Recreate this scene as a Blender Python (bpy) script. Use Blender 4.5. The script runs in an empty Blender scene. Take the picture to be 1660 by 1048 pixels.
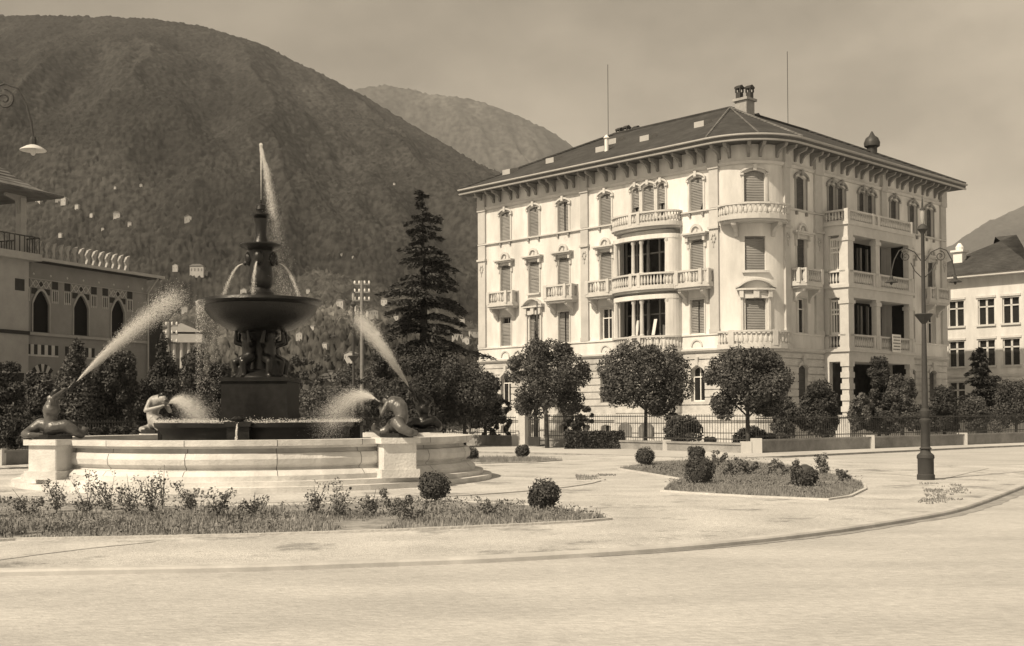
import bpy, bmesh, math, random
import numpy as np
from mathutils import Vector, Matrix
R = math.radians
random.seed(7); RNG = np.random.default_rng(11)
SC = bpy.context.scene
COL = SC.collection

# ------------------------------------------------------------------ camera
F_, PITCH, ROLL, PY, H_ = 1923.0, R(1.358), R(-0.2917), 626.0, 1.65
_fw = np.array([0, math.cos(PITCH), math.sin(PITCH)])
_u0 = np.array([0, -math.sin(PITCH), math.cos(PITCH)])
_r = math.cos(ROLL)*np.array([1., 0, 0]) + math.sin(ROLL)*_u0
_u = -math.sin(ROLL)*np.array([1., 0, 0]) + math.cos(ROLL)*_u0
cam_d = bpy.data.cameras.new('camera'); cam = bpy.data.objects.new('camera', cam_d); COL.objects.link(cam)
cam.matrix_world = Matrix(((_r[0], _u[0], -_fw[0], 0), (_r[1], _u[1], -_fw[1], 0), (_r[2], _u[2], -_fw[2], H_), (0, 0, 0, 1)))
cam_d.sensor_fit = 'HORIZONTAL'; cam_d.sensor_width = 36; cam_d.lens = 36*F_/1660
cam_d.shift_y = (PY-524)/1660; cam_d.clip_start = .1; cam_d.clip_end = 30000
SC.camera = cam

# ------------------------------------------------------------------ world, sun, exposure
SEPIA = (1.0, .85, .645)
SUN_AZ = np.array([-.735, -.678]); SUN_EL = R(47)
w = bpy.data.worlds.new('World'); SC.world = w; w.use_nodes = True
nt = w.node_tree; nt.nodes.clear()
sky = nt.nodes.new('ShaderNodeTexSky'); sky.sky_type = 'NISHITA'; sky.sun_disc = False
sky.sun_elevation = SUN_EL; sky.sun_rotation = math.atan2(SUN_AZ[0], SUN_AZ[1]); sky.dust_density = 2.5
bw = nt.nodes.new('ShaderNodeRGBToBW'); nt.links.new(sky.outputs[0], bw.inputs[0])
tc = nt.nodes.new('ShaderNodeTexCoord'); mp = nt.nodes.new('ShaderNodeMapping'); mp.inputs['Scale'].default_value = (1, 1, 1.7)
nz = nt.nodes.new('ShaderNodeTexNoise'); nz.inputs['Scale'].default_value = 3.6; nz.inputs['Detail'].default_value = 7; nz.inputs['Roughness'].default_value = .55
nt.links.new(tc.outputs['Generated'], mp.inputs[0]); nt.links.new(mp.outputs[0], nz.inputs[0])
rp = nt.nodes.new('ShaderNodeMapRange'); rp.inputs[1].default_value = .44; rp.inputs[2].default_value = .64; rp.inputs[3].default_value = .98; rp.inputs[4].default_value = 1.75
nt.links.new(nz.outputs[0], rp.inputs[0])
sx3 = nt.nodes.new('ShaderNodeSeparateXYZ'); nt.links.new(tc.outputs['Generated'], sx3.inputs[0])
gr = nt.nodes.new('ShaderNodeMapRange'); gr.interpolation_type = 'SMOOTHSTEP'; gr.inputs[1].default_value = -.15; gr.inputs[2].default_value = .5; gr.inputs[3].default_value = 1.0; gr.inputs[4].default_value = 1.32; nt.links.new(sx3.outputs[0], gr.inputs[0])
m0 = nt.nodes.new('ShaderNodeMath'); m0.operation = 'MULTIPLY'; nt.links.new(rp.outputs[0], m0.inputs[0]); nt.links.new(gr.outputs[0], m0.inputs[1])
mu = nt.nodes.new('ShaderNodeMath'); mu.operation = 'MULTIPLY'; nt.links.new(bw.outputs[0], mu.inputs[0]); nt.links.new(m0.outputs[0], mu.inputs[1])
vm = nt.nodes.new('ShaderNodeVectorMath'); vm.operation = 'SCALE'; vm.inputs[0].default_value = SEPIA
nt.links.new(mu.outputs[0], vm.inputs['Scale'])
bg = nt.nodes.new('ShaderNodeBackground'); bg.inputs[1].default_value = .074
wo = nt.nodes.new('ShaderNodeOutputWorld'); nt.links.new(vm.outputs[0], bg.inputs[0]); nt.links.new(bg.outputs[0], wo.inputs[0])
sl = bpy.data.lights.new('sun', 'SUN'); sl.energy = 4.4; sl.angle = R(.55); sl.color = (1.0, .852, .65)
so = bpy.data.objects.new('sun', sl); COL.objects.link(so)
_sd = Vector((SUN_AZ[0]*math.cos(SUN_EL), SUN_AZ[1]*math.cos(SUN_EL), math.sin(SUN_EL)))
so.rotation_euler = _sd.to_track_quat('Z', 'Y').to_euler(); so.location = (-30, -30, 60)
SC.view_settings.view_transform = 'Standard'; SC.view_settings.look = 'None'; SC.view_settings.gamma = 1; SC.view_settings.exposure = 0.36
SC.render.engine = 'CYCLES'
SC.cycles.max_bounces = 6; SC.cycles.volume_bounces = 0; SC.cycles.transparent_max_bounces = 6

# ------------------------------------------------------------------ where photo points lie in the place (metres; x right, y away, z up)
def ray(x, y): return _fw + (x-830)/F_*_r - (y-PY)/F_*_u
def G(x, y, z=0.0):
    d = ray(x, y); t = (z-H_)/d[2]; return Vector((d[0]*t, d[1]*t, z))
def at(x, y, Y):
    d = ray(x, y); t = Y/d[1]; return Vector((d[0]*t, Y, H_+d[2]*t))

# ------------------------------------------------------------------ materials
MT = {}
def mat(name, v, rough=.85, var=.15, scale=3., bump=0., bscale=None, spec=.3, detail=6, big=0., bigscale=.3, metal=0., zs=1., xs=1., patch=0.):
    m = bpy.data.materials.new(name); m.use_nodes = True; n = m.node_tree.nodes; l = m.node_tree.links
    b = n['Principled BSDF']; b.inputs['Roughness'].default_value = rough; b.inputs['Specular IOR Level'].default_value = spec; b.inputs['Metallic'].default_value = metal
    c = v if isinstance(v, tuple) else (v, v*.99, v*.97)
    g = n.new('ShaderNodeNewGeometry'); src = g.outputs['Position']
    if zs != 1 or xs != 1:
        mm = n.new('ShaderNodeMapping'); mm.inputs['Scale'].default_value = (xs, 1, zs); l.new(src, mm.inputs[0]); src = mm.outputs[0]
    t = n.new('ShaderNodeTexNoise'); t.inputs['Scale'].default_value = scale; t.inputs['Detail'].default_value = detail; t.inputs['Roughness'].default_value = .65
    l.new(src, t.inputs['Vector'])
    mr = n.new('ShaderNodeMapRange'); mr.inputs[1].default_value = .3; mr.inputs[2].default_value = .7; mr.inputs[3].default_value = 1-var; mr.inputs[4].default_value = 1+var
    l.new(t.outputs[0], mr.inputs[0]); f = mr.outputs[0]
    if big:
        t2 = n.new('ShaderNodeTexNoise'); t2.inputs['Scale'].default_value = bigscale; t2.inputs['Detail'].default_value = 5; l.new(src, t2.inputs['Vector'])
        m2 = n.new('ShaderNodeMapRange'); m2.inputs[1].default_value = .35; m2.inputs[2].default_value = .65; m2.inputs[3].default_value = 1-big; m2.inputs[4].default_value = 1+big*.6
        l.new(t2.outputs[0], m2.inputs[0]); k = n.new('ShaderNodeMath'); k.operation = 'MULTIPLY'; l.new(f, k.inputs[0]); l.new(m2.outputs[0], k.inputs[1]); f = k.outputs[0]
    if patch:
        a1 = n.new('ShaderNodeTexNoise'); a1.inputs['Scale'].default_value = .55; a1.inputs['Detail'].default_value = 12; a1.inputs['Roughness'].default_value = .72; l.new(src, a1.inputs['Vector'])
        a2 = n.new('ShaderNodeMapRange'); a2.inputs[1].default_value = .54; a2.inputs[2].default_value = .62; a2.inputs[3].default_value = 1; a2.inputs[4].default_value = 1-patch; l.new(a1.outputs[0], a2.inputs[0])
        a3 = n.new('ShaderNodeMath'); a3.operation = 'MULTIPLY'; l.new(f, a3.inputs[0]); l.new(a2.outputs[0], a3.inputs[1]); f = a3.outputs[0]
    s = n.new('ShaderNodeVectorMath'); s.operation = 'SCALE'; s.inputs[0].default_value = c; l.new(f, s.inputs['Scale']); l.new(s.outputs[0], b.inputs['Base Color'])
    if bump:
        bn = n.new('ShaderNodeBump'); bn.inputs['Strength'].default_value = bump; bn.inputs['Distance'].default_value = .05
        t3 = n.new('ShaderNodeTexNoise'); t3.inputs['Scale'].default_value = bscale or scale*4; t3.inputs['Detail'].default_value = 4; l.new(src, t3.inputs['Vector'])
        l.new(t3.outputs[0], bn.inputs['Height']); l.new(bn.outputs[0], b.inputs['Normal'])
    MT[name] = m; return m
mat('plaster', .64, var=.14, scale=1.6, big=.17, bigscale=.35, bump=.15, bscale=30, zs=.3)
mat('trim', .52, var=.08, scale=3, big=.1, bigscale=.4)
mat('pilaster_stone', .47, var=.08, scale=2, big=.1)
mat('ground_stone', .5, var=.2, scale=1.8, big=.15, bump=.4, bscale=14)
mat('wall_stone', .26, var=.25, scale=2, big=.2, bump=.4)
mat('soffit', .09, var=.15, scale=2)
mat('bracket', .24, var=.15, scale=2)
mat('gutter_metal', .38, var=.1, scale=1.5, rough=.6)
mat('shutter', .29, var=.08, scale=2.5, rough=.7)
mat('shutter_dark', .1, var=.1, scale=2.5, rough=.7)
mat('glass', .02, rough=.08, var=.1, spec=.6)
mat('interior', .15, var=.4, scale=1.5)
mat('white_paint', .72, var=.05)
mat('chimney', .3, var=.2, scale=3)
mat('iron', .045, rough=.5, var=.2, scale=8)
mat('lamp_iron', .045, rough=.7, var=.15, scale=8)
mat('enamel', .75, rough=.3, var=.03)
mat('bronze', .016, rough=.32, var=.4, scale=4, spec=.5, metal=.25, bump=.25, bscale=25)
mat('bronze_light', .1, rough=.38, var=.35, scale=5, spec=.5, metal=.2, bump=.2, bscale=25)
mat('granite_dark', .018, rough=.35, var=.35, scale=6, spec=.5)
mat('wet_stone', .3, rough=.4, var=.3, scale=6)
mat('fountain_stone', .6, patch=.22, var=.16, scale=2.2, big=.16, bigscale=.7, bump=.3, bscale=20)
mat('water', .1, rough=.04, var=.1, spec=.8, bump=.8, bscale=6)
mat('spray', .9, rough=.9, var=.02)
mat('road', .44, var=.2, scale=16, big=.14, bigscale=.8, bump=.4, bscale=45, detail=12, xs=.4)
mat('plaza', .49, var=.24, scale=13, big=.16, bigscale=.8, bump=.5, bscale=40, detail=12, patch=.45)
mat('pavement', .47, var=.1, scale=1.4, big=.12, bump=.4, bscale=14)
mat('paving', .52, var=.08, scale=1.4, big=.12, bump=.4, bscale=14)
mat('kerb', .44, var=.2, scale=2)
mat('dark_ground', .27, var=.3, scale=2.5, bump=.5)
mat('bed_leaf', .15, var=.5, scale=2)
mat('soil', .27, var=.4, scale=3., bump=.5, bscale=14, big=.2, bigscale=1.2)
mat('grass', .23, var=.4, scale=6)
mat('grass_light', .24, var=.4, scale=6)
mat('leaf', .065, var=.5, scale=1.7, rough=.6, spec=.3)
mat('leaf_dark', .042, var=.5, scale=1.5, rough=.6, spec=.3)
mat('leaf_mid', .085, var=.5, scale=1.3, rough=.6)
mat('leaf_light', .13, var=.4, scale=2)
mat('boxwood', .065, var=.4, scale=9, rough=.7)
mat('petal', .55, var=.2)
mat('bark', .07, var=.3, scale=6, bump=.5)
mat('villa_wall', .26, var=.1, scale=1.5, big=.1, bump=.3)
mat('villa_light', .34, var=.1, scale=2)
mat('dark_pane', .012, rough=.5, spec=.1)
mat('villa_inlay', .5, var=.1)
mat('villa_dark', .04, var=.2, scale=5)
mat('wood_pole', .2, var=.2, scale=5)
mat('hill_house', .4, var=.2, scale=.3)
mat('hill_roof', .2, var=.2, scale=.5)
def rowmat(name, v, per, var=.2, axis=None):
    m = mat(name, v, var=var, scale=1.6, big=.2, bigscale=.5); n = m.node_tree.nodes; l = m.node_tree.links
    tcn = n.new('ShaderNodeNewGeometry'); sx = n.new('ShaderNodeSeparateXYZ'); l.new(tcn.outputs['Position'], sx.inputs[0])
    a = n.new('ShaderNodeMath'); a.operation = 'MULTIPLY'; a.inputs[1].default_value = 2*math.pi/per; l.new(sx.outputs[2], a.inputs[0])
    s = n.new('ShaderNodeMath'); s.operation = 'SINE'; l.new(a.outputs[0], s.inputs[0])
    b = n.new('ShaderNodeBump'); b.inputs['Strength'].default_value = .8; b.inputs['Distance'].default_value = .03; l.new(s.outputs[0], b.inputs['Height'])
    l.new(b.outputs[0], n['Principled BSDF'].inputs['Normal']); return m
rowmat('tiles', .05, .16, .35)
rowmat('tiles_light', .13, .16, .35)
rowmat('slats', .27, .09, .07)
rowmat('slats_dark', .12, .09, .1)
# forest seen from afar
def forestmat(name, v, s1, s2, lightpatch):
    m = bpy.data.materials.new(name); m.use_nodes = True; n = m.node_tree.nodes; l = m.node_tree.links; b = n['Principled BSDF']
    b.inputs['Roughness'].default_value = .95; b.inputs['Specular IOR Level'].default_value = .05
    g0 = n.new('ShaderNodeNewGeometry'); g = n.new('ShaderNodeMapping'); g.inputs['Scale'].default_value = (1, .42, 1); l.new(g0.outputs['Position'], g.inputs[0])
    def nse(sc, lo, hi, d=5, a=.35, bb=.65):
        t = n.new('ShaderNodeTexNoise'); t.inputs['Scale'].default_value = sc; t.inputs['Detail'].default_value = d; l.new(g.outputs[0], t.inputs['Vector'])
        r = n.new('ShaderNodeMapRange'); r.inputs[1].default_value = a; r.inputs[2].default_value = bb; r.inputs[3].default_value = lo; r.inputs[4].default_value = hi; l.new(t.outputs[0], r.inputs[0]); return r.outputs[0]
    def mul(a, c): k = n.new('ShaderNodeMath'); k.operation = 'MULTIPLY'; l.new(a, k.inputs[0]); l.new(c, k.inputs[1]); return k.outputs[0]
    f = mul(mul(nse(s1, .5, 1.45), nse(s2, .72, 1.25)), nse(s2*.2, .8, 1.2))
    if lightpatch:
        p = nse(s2*.9, 1, 1+lightpatch, 6, .6, .72); f = mul(f, p)
    s = n.new('ShaderNodeVectorMath'); s.operation = 'SCALE'; s.inputs[0].default_value = (v, v*.98, v*.93); l.new(f, s.inputs['Scale']); l.new(s.outputs[0], b.inputs['Base Color'])
    MT[name] = m
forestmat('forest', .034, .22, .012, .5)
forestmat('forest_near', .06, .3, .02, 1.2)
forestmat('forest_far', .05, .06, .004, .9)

# ------------------------------------------------------------------ mesh builder
def tag(o, label=None, cat=None, group=None, kind=None):
    if label: o['label'] = label
    if cat: o['category'] = cat
    if group: o['group'] = group
    if kind: o['kind'] = kind
    return o
def empty(name, loc=(0, 0, 0), rz=0, label=None, cat=None, group=None):
    o = bpy.data.objects.new(name, None); COL.objects.link(o); o.location = loc; o.rotation_euler = (0, 0, rz); o.empty_display_size = .2
    return tag(o, label, cat, group)
class MB:
    def __init__(s, fr=None): s.v = []; s.f = []; s.fr = fr
    def V(s, x, y, z):
        s.v.append(s.fr(x, y, z) if s.fr else (x, y, z)); return len(s.v)-1
    def face(s, pts): s.f.append([s.V(*p) for p in pts])
    def box(s, x0, x1, y0, y1, z0, z1, n=1):
        xs = [x0+(x1-x0)*i/n for i in range(n+1)]
        rings = [[s.V(x, y0, z0), s.V(x, y1, z0), s.V(x, y1, z1), s.V(x, y0, z1)] for x in xs]
        s.f.append(rings[0]); s.f.append(rings[-1][::-1])
        for a, b in zip(rings, rings[1:]):
            for i in range(4): j = (i+1) % 4; s.f.append([a[i], b[i], b[j], a[j]])
        return s
    def prism(s, poly, z0, z1, top=True):
        a = [s.V(x, y, z0) for x, y in poly]; b = [s.V(x, y, z1) for x, y in poly]; n = len(poly)
        s.f.append(a[::-1]); s.f.append(b)
        for i in range(n): j = (i+1) % n; s.f.append([a[i], a[j], b[j], b[i]])
        return s
    def ext(s, poly, d0, d1):    # polygon in (s,z), extruded in d
        a = [s.V(x, d0, z) for x, z in poly]; b = [s.V(x, d1, z) for x, z in poly]; n = len(poly)
        s.f.append(a[::-1]); s.f.append(b)
        for i in range(n): j = (i+1) % n; s.f.append([a[i], a[j], b[j], b[i]])
        return s
    def lathe(s, cx, cy, prof, n=16, cap=True):
        rs = [[s.V(cx+r*math.cos(2*math.pi*k/n), cy+r*math.sin(2*math.pi*k/n), z) for k in range(n)] for r, z in prof]
        for a, b in zip(rs, rs[1:]):
            for k in range(n): j = (k+1) % n; s.f.append([a[k], a[j], b[j], b[k]])
        if cap: s.f.append(rs[0][::-1]); s.f.append(rs[-1])
        return s
    def tube(s, pts, rad, n=8, cap=True):
        pts = [Vector(p) for p in pts]; rad = rad if isinstance(rad, (list, tuple)) else [rad]*len(pts)
        rs = []; ref = None
        for i, p in enumerate(pts):
            t = (pts[min(i+1, len(pts)-1)]-pts[max(i-1, 0)]).normalized()
            if ref is None: ref = Vector((0, 0, 1)) if abs(t.z) < .9 else Vector((1, 0, 0))
            a = t.cross(ref).normalized(); b = a.cross(t).normalized(); ref = b
            rs.append([s.V(*(p+(a*math.cos(2*math.pi*k/n)+b*math.sin(2*math.pi*k/n))*rad[i])) for k in range(n)])
        for a, b in zip(rs, rs[1:]):
            for k in range(n): j = (k+1) % n; s.f.append([a[k], a[j], b[j], b[k]])
        if cap: s.f.append(rs[0][::-1]); s.f.append(rs[-1])
        return s
    def sweep(s, path, prof, closed=False):   # path of (x,y); prof of (off,z) a closed loop; off to the right-hand side of travel
        n = len(path); rs = []
        for i in range(n):
            p = Vector(path[i]); a = Vector(path[i-1]) if (i or closed) else None; b = Vector(path[(i+1) % n]) if (i < n-1 or closed) else None
            d1 = (p-a).normalized() if a is not None else (b-p).normalized(); d2 = (b-p).normalized() if b is not None else d1
            n1 = Vector((d1.y, -d1.x)); n2 = Vector((d2.y, -d2.x)); m = (n1+n2)
            m = m/max(m.dot(n1), .3) if m.length > 1e-6 else n1
            rs.append([s.V(p.x+m.x*o, p.y+m.y*o, z) for o, z in prof])
        k = len(prof)
        for i in range(n if closed else n-1):
            a = rs[i]; b = rs[(i+1) % n]
            for q in range(k): r = (q+1) % k; s.f.append([a[q], b[q], b[r], a[r]])
        if not closed: s.f.append(rs[0][::-1]); s.f.append(rs[-1])
        return s
    def plate(s, s0, s1, z0, z1, d, ops, depth, maxs=None):   # wall face with real openings (s0,s1,z0,z1,arcpts|None)
        S = sorted({s0, s1, *[min(max(o[0], s0), s1) for o in ops], *[min(max(o[1], s0), s1) for o in ops]})
        Z = sorted({z0, z1, *[min(max(o[2], z0), z1) for o in ops], *[min(max(o[3], z0), z1) for o in ops]})
        if maxs:
            T = [S[0]]
            for a in S[1:]:
                k = max(1, math.ceil((a-T[-1])/maxs)); b = T[-1]; T += [b+(a-b)*(i+1)/k for i in range(k)]
            S = T
        for a, b in zip(S, S[1:]):
            for c, e in zip(Z, Z[1:]):
                if b-a < 1e-5 or e-c < 1e-5: continue
                mx, mz = (a+b)/2, (c+e)/2
                if any(o[0] < mx < o[1] and o[2] < mz < o[3] for o in ops): continue
                s.face([(a, d, c), (b, d, c), (b, d, e), (a, d, e)])
        for o in ops:
            if o[3] <= z0 or o[2] >= z1: continue
            a, b, c, e = o[0], o[1], max(o[2], z0), min(o[3], z1)
            arc = o[4] if len(o) > 4 else None
            zt = arc[0][1] if arc else e
            for q in (a, b):
                if s0-1e-6 <= q <= s1+1e-6: s.face([(q, d, c), (q, d-depth, c), (q, d-depth, min(zt, e)), (q, d, min(zt, e))])
            if o[2] >= z0: s.face([(a, d, c), (b, d, c), (b, d-depth, c), (a, d-depth, c)])
            if o[3] <= z1:
                if not arc: s.face([(a, d, e), (b, d, e), (b, d-depth, e), (a, d-depth, e)])
                else:
                    for p, q in zip(arc, arc[1:]):
                        s.face([(p[0], d, p[1]), (q[0], d, q[1]), (q[0], d, e), (p[0], d, e)])
                        s.face([(p[0], d, p[1]), (q[0], d, q[1]), (q[0], d-depth, q[1]), (p[0], d-depth, p[1])])
        return s
    def build(s, name, m, parent=None, smooth=False, recalc=True, loc=None):
        me = bpy.data.meshes.new(name); me.from_pydata([tuple(v) for v in s.v], [], s.f)
        if recalc:
            b = bmesh.new(); b.from_mesh(me); bmesh.ops.remove_doubles(b, verts=b.verts, dist=1e-5); bmesh.ops.recalc_face_normals(b, faces=b.faces); b.to_mesh(me); b.free()
        if smooth:
            me.polygons.foreach_set('use_smooth', [True]*len(me.polygons))
            if smooth != 2:
                try: me.set_sharp_from_angle(angle=R(40))
                except Exception: pass
        me.materials.append(MT[m]); o = bpy.data.objects.new(name, me); COL.objects.link(o)
        if parent: o.parent = parent
        if loc: o.location = loc
        return o
def npmesh(name, V, Fq, m, parent=None, smooth=False):
    me = bpy.data.meshes.new(name); V = np.asarray(V, np.float32); Fq = np.asarray(Fq, np.int32); k = Fq.shape[1]
    me.vertices.add(len(V)); me.vertices.foreach_set('co', V.ravel()); me.loops.add(Fq.size); me.loops.foreach_set('vertex_index', Fq.ravel())
    me.polygons.add(len(Fq)); me.polygons.foreach_set('loop_start', np.arange(0, Fq.size, k, dtype=np.int32)); 
    if smooth: me.polygons.foreach_set('use_smooth', np.ones(len(Fq), bool))
    me.update(calc_edges=True); me.materials.append(MT[m]); o = bpy.data.objects.new(name, me); COL.objects.link(o)
    if parent: o.parent = parent
    return o
def arc_top(a, b, zc, rise, n=8):      # segmental arch, crown at zc
    return [(a+(b-a)*i/n, zc-rise*(1-math.sin(math.pi*i/n)**.8 if 0 < i < n else 1)) for i in range(n+1)]
def pointed(a, b, z0, zc, n=10):
    m = (a+b)/2; h = (b-a)/2; o = []
    for i in range(n+1):
        u = -1+2*i/n; o.append((m+h*u, z0+(zc-z0)*(1-abs(u)**1.7)))
    return o

# ------------------------------------------------------------------ value noise
def vnoise(x, y, seed=0):
    xi = np.floor(x).astype(np.int64); yi = np.floor(y).astype(np.int64); xf = x-xi; yf = y-yi
    def h(a, b):
        n = (a*374761393 + b*668265263 + seed*974711) & 0xffffffff; n = ((n ^ (n >> 13))*1274126177) & 0xffffffff; return ((n ^ (n >> 16)) & 0xffff)/65535.
    u = xf*xf*(3-2*xf); v = yf*yf*(3-2*yf)
    return (h(xi, yi)*(1-u)+h(xi+1, yi)*u)*(1-v)+(h(xi, yi+1)*(1-u)+h(xi+1, yi+1)*u)*v
def fbm(x, y, o=5, seed=0):
    s = 0; a = .5
    for k in range(o): s = s+a*vnoise(x*2**k, y*2**k, seed+k); a *= .5
    return s

# ------------------------------------------------------------------ ground
gp = MB(); N = 48
rr = [0, 60, 200, 600, 2000, 9000]
gv = [(0, 40, -.06)]; gf = []
for r_ in rr[1:]:
    for k in range(N): gv.append((r_*math.cos(2*math.pi*k/N), 40+r_*math.sin(2*math.pi*k/N), -.06))
for k in range(N): gf.append([0, 1+k, 1+(k+1) % N])
for q in range(len(rr)-2):
    for k in range(N): a = 1+q*N; gf.append([a+k, a+N+k, a+N+(k+1) % N, a+(k+1) % N])
gp.v = gv; gp.f = gf
tag(gp.build('road', 'road'), kind='structure')
def smooth_curve(P, n=8):
    P = [Vector(p) for p in P]; out = []
    for i in range(len(P)-1):
        p0 = P[max(i-1, 0)]; p1 = P[i]; p2 = P[i+1]; p3 = P[min(i+2, len(P)-1)]
        for k in range(n):
            t = k/n; out.append(.5*((2*p1)+(p2-p0)*t+(2*p0-5*p1+4*p2-p3)*t*t+(3*p1-p0-3*p2+p3)*t**3))
    out.append(P[-1]); return out
kerb_px = [(-260, 935), (0, 926), (200, 922), (400, 918), (600, 911), (770, 905), (920, 897), (1060, 888), (1200, 876), (1340, 860), (1460, 842), (1540, 828), (1594, 812), (1650, 791), (1700, 772), (1725, 762)]
kerb = [G(x, y)[:2] for x, y in kerb_px]
kc = [(p.x, p.y) for p in smooth_curve([Vector((a[0], a[1], 0)) for a in kerb])]
back = [(24, 40.5), (14.5, 36), (10, 43.5), (4, 47.2), (-8, 47.8), (-40, 50)]
pz = MB(); pz.prism([(-40, kc[0][1]-.3)]+kc+back, -.3, 0); tag(pz.build('plaza', 'plaza'), kind='structure')
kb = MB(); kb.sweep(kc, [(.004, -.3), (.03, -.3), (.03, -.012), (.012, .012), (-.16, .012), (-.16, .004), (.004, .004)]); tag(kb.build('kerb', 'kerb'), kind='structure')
# darker strip in the gutter along the kerb, widening to the right
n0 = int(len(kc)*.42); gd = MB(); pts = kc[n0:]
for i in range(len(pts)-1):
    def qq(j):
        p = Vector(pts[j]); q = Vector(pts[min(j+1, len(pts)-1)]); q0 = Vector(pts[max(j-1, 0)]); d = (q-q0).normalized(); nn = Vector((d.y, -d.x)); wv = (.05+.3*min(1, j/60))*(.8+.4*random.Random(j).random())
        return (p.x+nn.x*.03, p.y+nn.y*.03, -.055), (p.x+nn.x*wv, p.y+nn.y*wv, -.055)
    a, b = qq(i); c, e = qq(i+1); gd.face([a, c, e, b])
tag(gd.build('gutter_strip', 'dark_ground'), kind='structure')

# ------------------------------------------------------------------ apartment building (local frame: corner at origin, +x along right front, +y along left front)
BO = Vector((13.163, 62.85, 0)); BROT = math.atan2(math.cos(R(45.936)), math.sin(R(45.936)))
BLD = empty('apartment_building', BO, BROT, 'large pale plastered apartment block with rounded corner bay, stone balconies and tiled hip roof', 'building')
RC = 2.5; A_ = RC*math.pi/4
LEN_L, LEN_R = 22.0, 21.3
def FR(s, d, z):
    if s < -A_: return (-d, RC+(-s-A_), z)
    if s > A_: return (RC+(s-A_), -d, z)
    a = math.pi*1.25+s/RC; return (RC+(RC+d)*math.cos(a), RC+(RC+d)*math.sin(a), z)
SL = A_-0+0; 
def sy(y): return RC-A_-y      # left-front distance y from corner -> s
def sx(x): return x-RC+A_
S0, S1 = sy(LEN_L), sx(LEN_R)
stations = [S0]+[S0+(-A_-S0)*i/6 for i in range(1, 6)]+[-A_+2*A_*i/16 for i in range(17)]+[A_+(S1-A_)*i/6 for i in range(1, 6)]+[S1]
def band(mb, prof, s0=None, s1=None):   # profile (d,z) loop swept along the front
    st = [q for q in stations if (s0 is None or q > s0+1e-4) and (s1 is None or q < s1-1e-4)]
    if s0 is not None: st = [s0]+st
    if s1 is not None: st = st+[s1]
    rs = [[mb.V(q, d, z) for d, z in prof] for q in st]; k = len(prof)
    for a, b in zip(rs, rs[1:]):
        for i in range(k): j = (i+1) % k; mb.f.append([a[i], b[i], b[j], a[j]])
    mb.f.append(rs[0][::-1]); mb.f.append(rs[-1])
WINS = []
def win(s, w_, z0, z1, rise=.12, kind='shutter', style='hood', room=.22): WINS.append(dict(s=s, w=w_, z0=z0, z1=z1, rise=rise, kind=kind, style=style, room=room))
LW = [sy(v) for v in (19.45, 16.85, 14.27, 10.8, 4.07)]
for i, s in enumerate(LW):
    win(s, .9, 12.93, 14.78, kind='ajar' if i == 4 else ('split' if i == 2 else 'shutter'), style='hood')
    win(s, .92, 9.3 if i == 1 else 8.85, 11.3, 0, kind='shutter', style='entab' + ('_sill' if i == 1 else ''))
    win(s, .92, 6.08, 7.95, 0, kind=['half', 'split', 'split', 'glass', 'split'][i], style='fancy' if i == 1 else 'plain')
    win(s, .95, 2.3, 4.25, .3, kind='shutter' if i % 2 else 'glass', style='plainarch')
    win(s, .8, .45, 1.0, .12, kind='glass', style='none')
for s, w_, k in ((sy(8.45), .55, 'half3'), (sy(7.5), .85, 'shutter'), (sy(6.55), .55, 'half3')): win(s, w_, 12.93, 14.82, kind=k, style='hood')
for z0, z1, st in ((12.93, 14.75, 'hood'), (9.35, 11.2, 'brackets'), (6.05, 7.85, 'fancy'), (2.2, 4.2, 'plainarch')):
    win(0, 1.12, z0, z1, .12 if st in ('hood', 'plainarch') else 0, kind='shutter', style=st)
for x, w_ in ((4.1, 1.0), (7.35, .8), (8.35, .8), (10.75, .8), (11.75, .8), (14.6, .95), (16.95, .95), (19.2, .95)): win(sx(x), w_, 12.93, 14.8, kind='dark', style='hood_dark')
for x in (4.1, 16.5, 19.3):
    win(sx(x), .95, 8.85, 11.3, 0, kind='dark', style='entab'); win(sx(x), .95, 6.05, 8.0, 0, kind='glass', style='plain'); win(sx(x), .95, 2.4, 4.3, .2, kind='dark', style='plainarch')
LOG = [(sy(9.0), sy(6.0))]
ops_hi = [(q['s']-q['w']/2, q['s']+q['w']/2, q['z0'], q['z1'], arc_top(q['s']-q['w']/2, q['s']+q['w']/2, q['z1'], q['rise']) if q['rise'] else None) for q in WINS]
extra = [(sy(9.65), sy(5.35), 5.25, 8.3, None), (sy(9.65), sy(5.35), 8.8, 11.75, None),
         (sx(6.95), sx(13.44), 5.25, 8.2, None), (sx(6.95), sx(13.44), 8.85, 11.7, None), (sx(6.95), sx(13.44), 1.52, 4.5, None)]
OPS = ops_hi+extra
def cut(lo, hi): return [o for o in OPS if o[3] > lo and o[2] < hi]
mb = MB(FR)
for a, b, mx in ((S0, -A_, None), (-A_, A_, .25), (A_, S1, None)):
    o2 = [o for o in OPS if o[0] < b and o[1] > a]
    mb.plate(a, b, 4.95, 16.3, 0, [o for o in o2 if o[2] > 4.9], .3, mx)
o_wall = mb.build('wall', 'plaster', BLD)
# other outside walls (courtyard side)
wd = 12.2; mb = MB()
for p, q in (((0, LEN_L), (wd, LEN_L)), ((wd, LEN_L), (wd, wd)), ((wd, wd), (LEN_R, wd)), ((LEN_R, wd), (LEN_R, 0))):
    mb.face([(*p, 0), (*q, 0), (*q, 16.3), (*p, 16.3)])
mb.build('rear_wall', 'plaster', BLD)
mb = MB(); mb.prism([(3.2, LEN_L-.3), (3.2, 3.2), (LEN_R-.3, 3.2), (LEN_R-.3, 3.3), (3.3, 3.3), (3.3, LEN_L-.3)], 0.1, 16); mb.build('interior_wall', 'interior', BLD)
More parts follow.
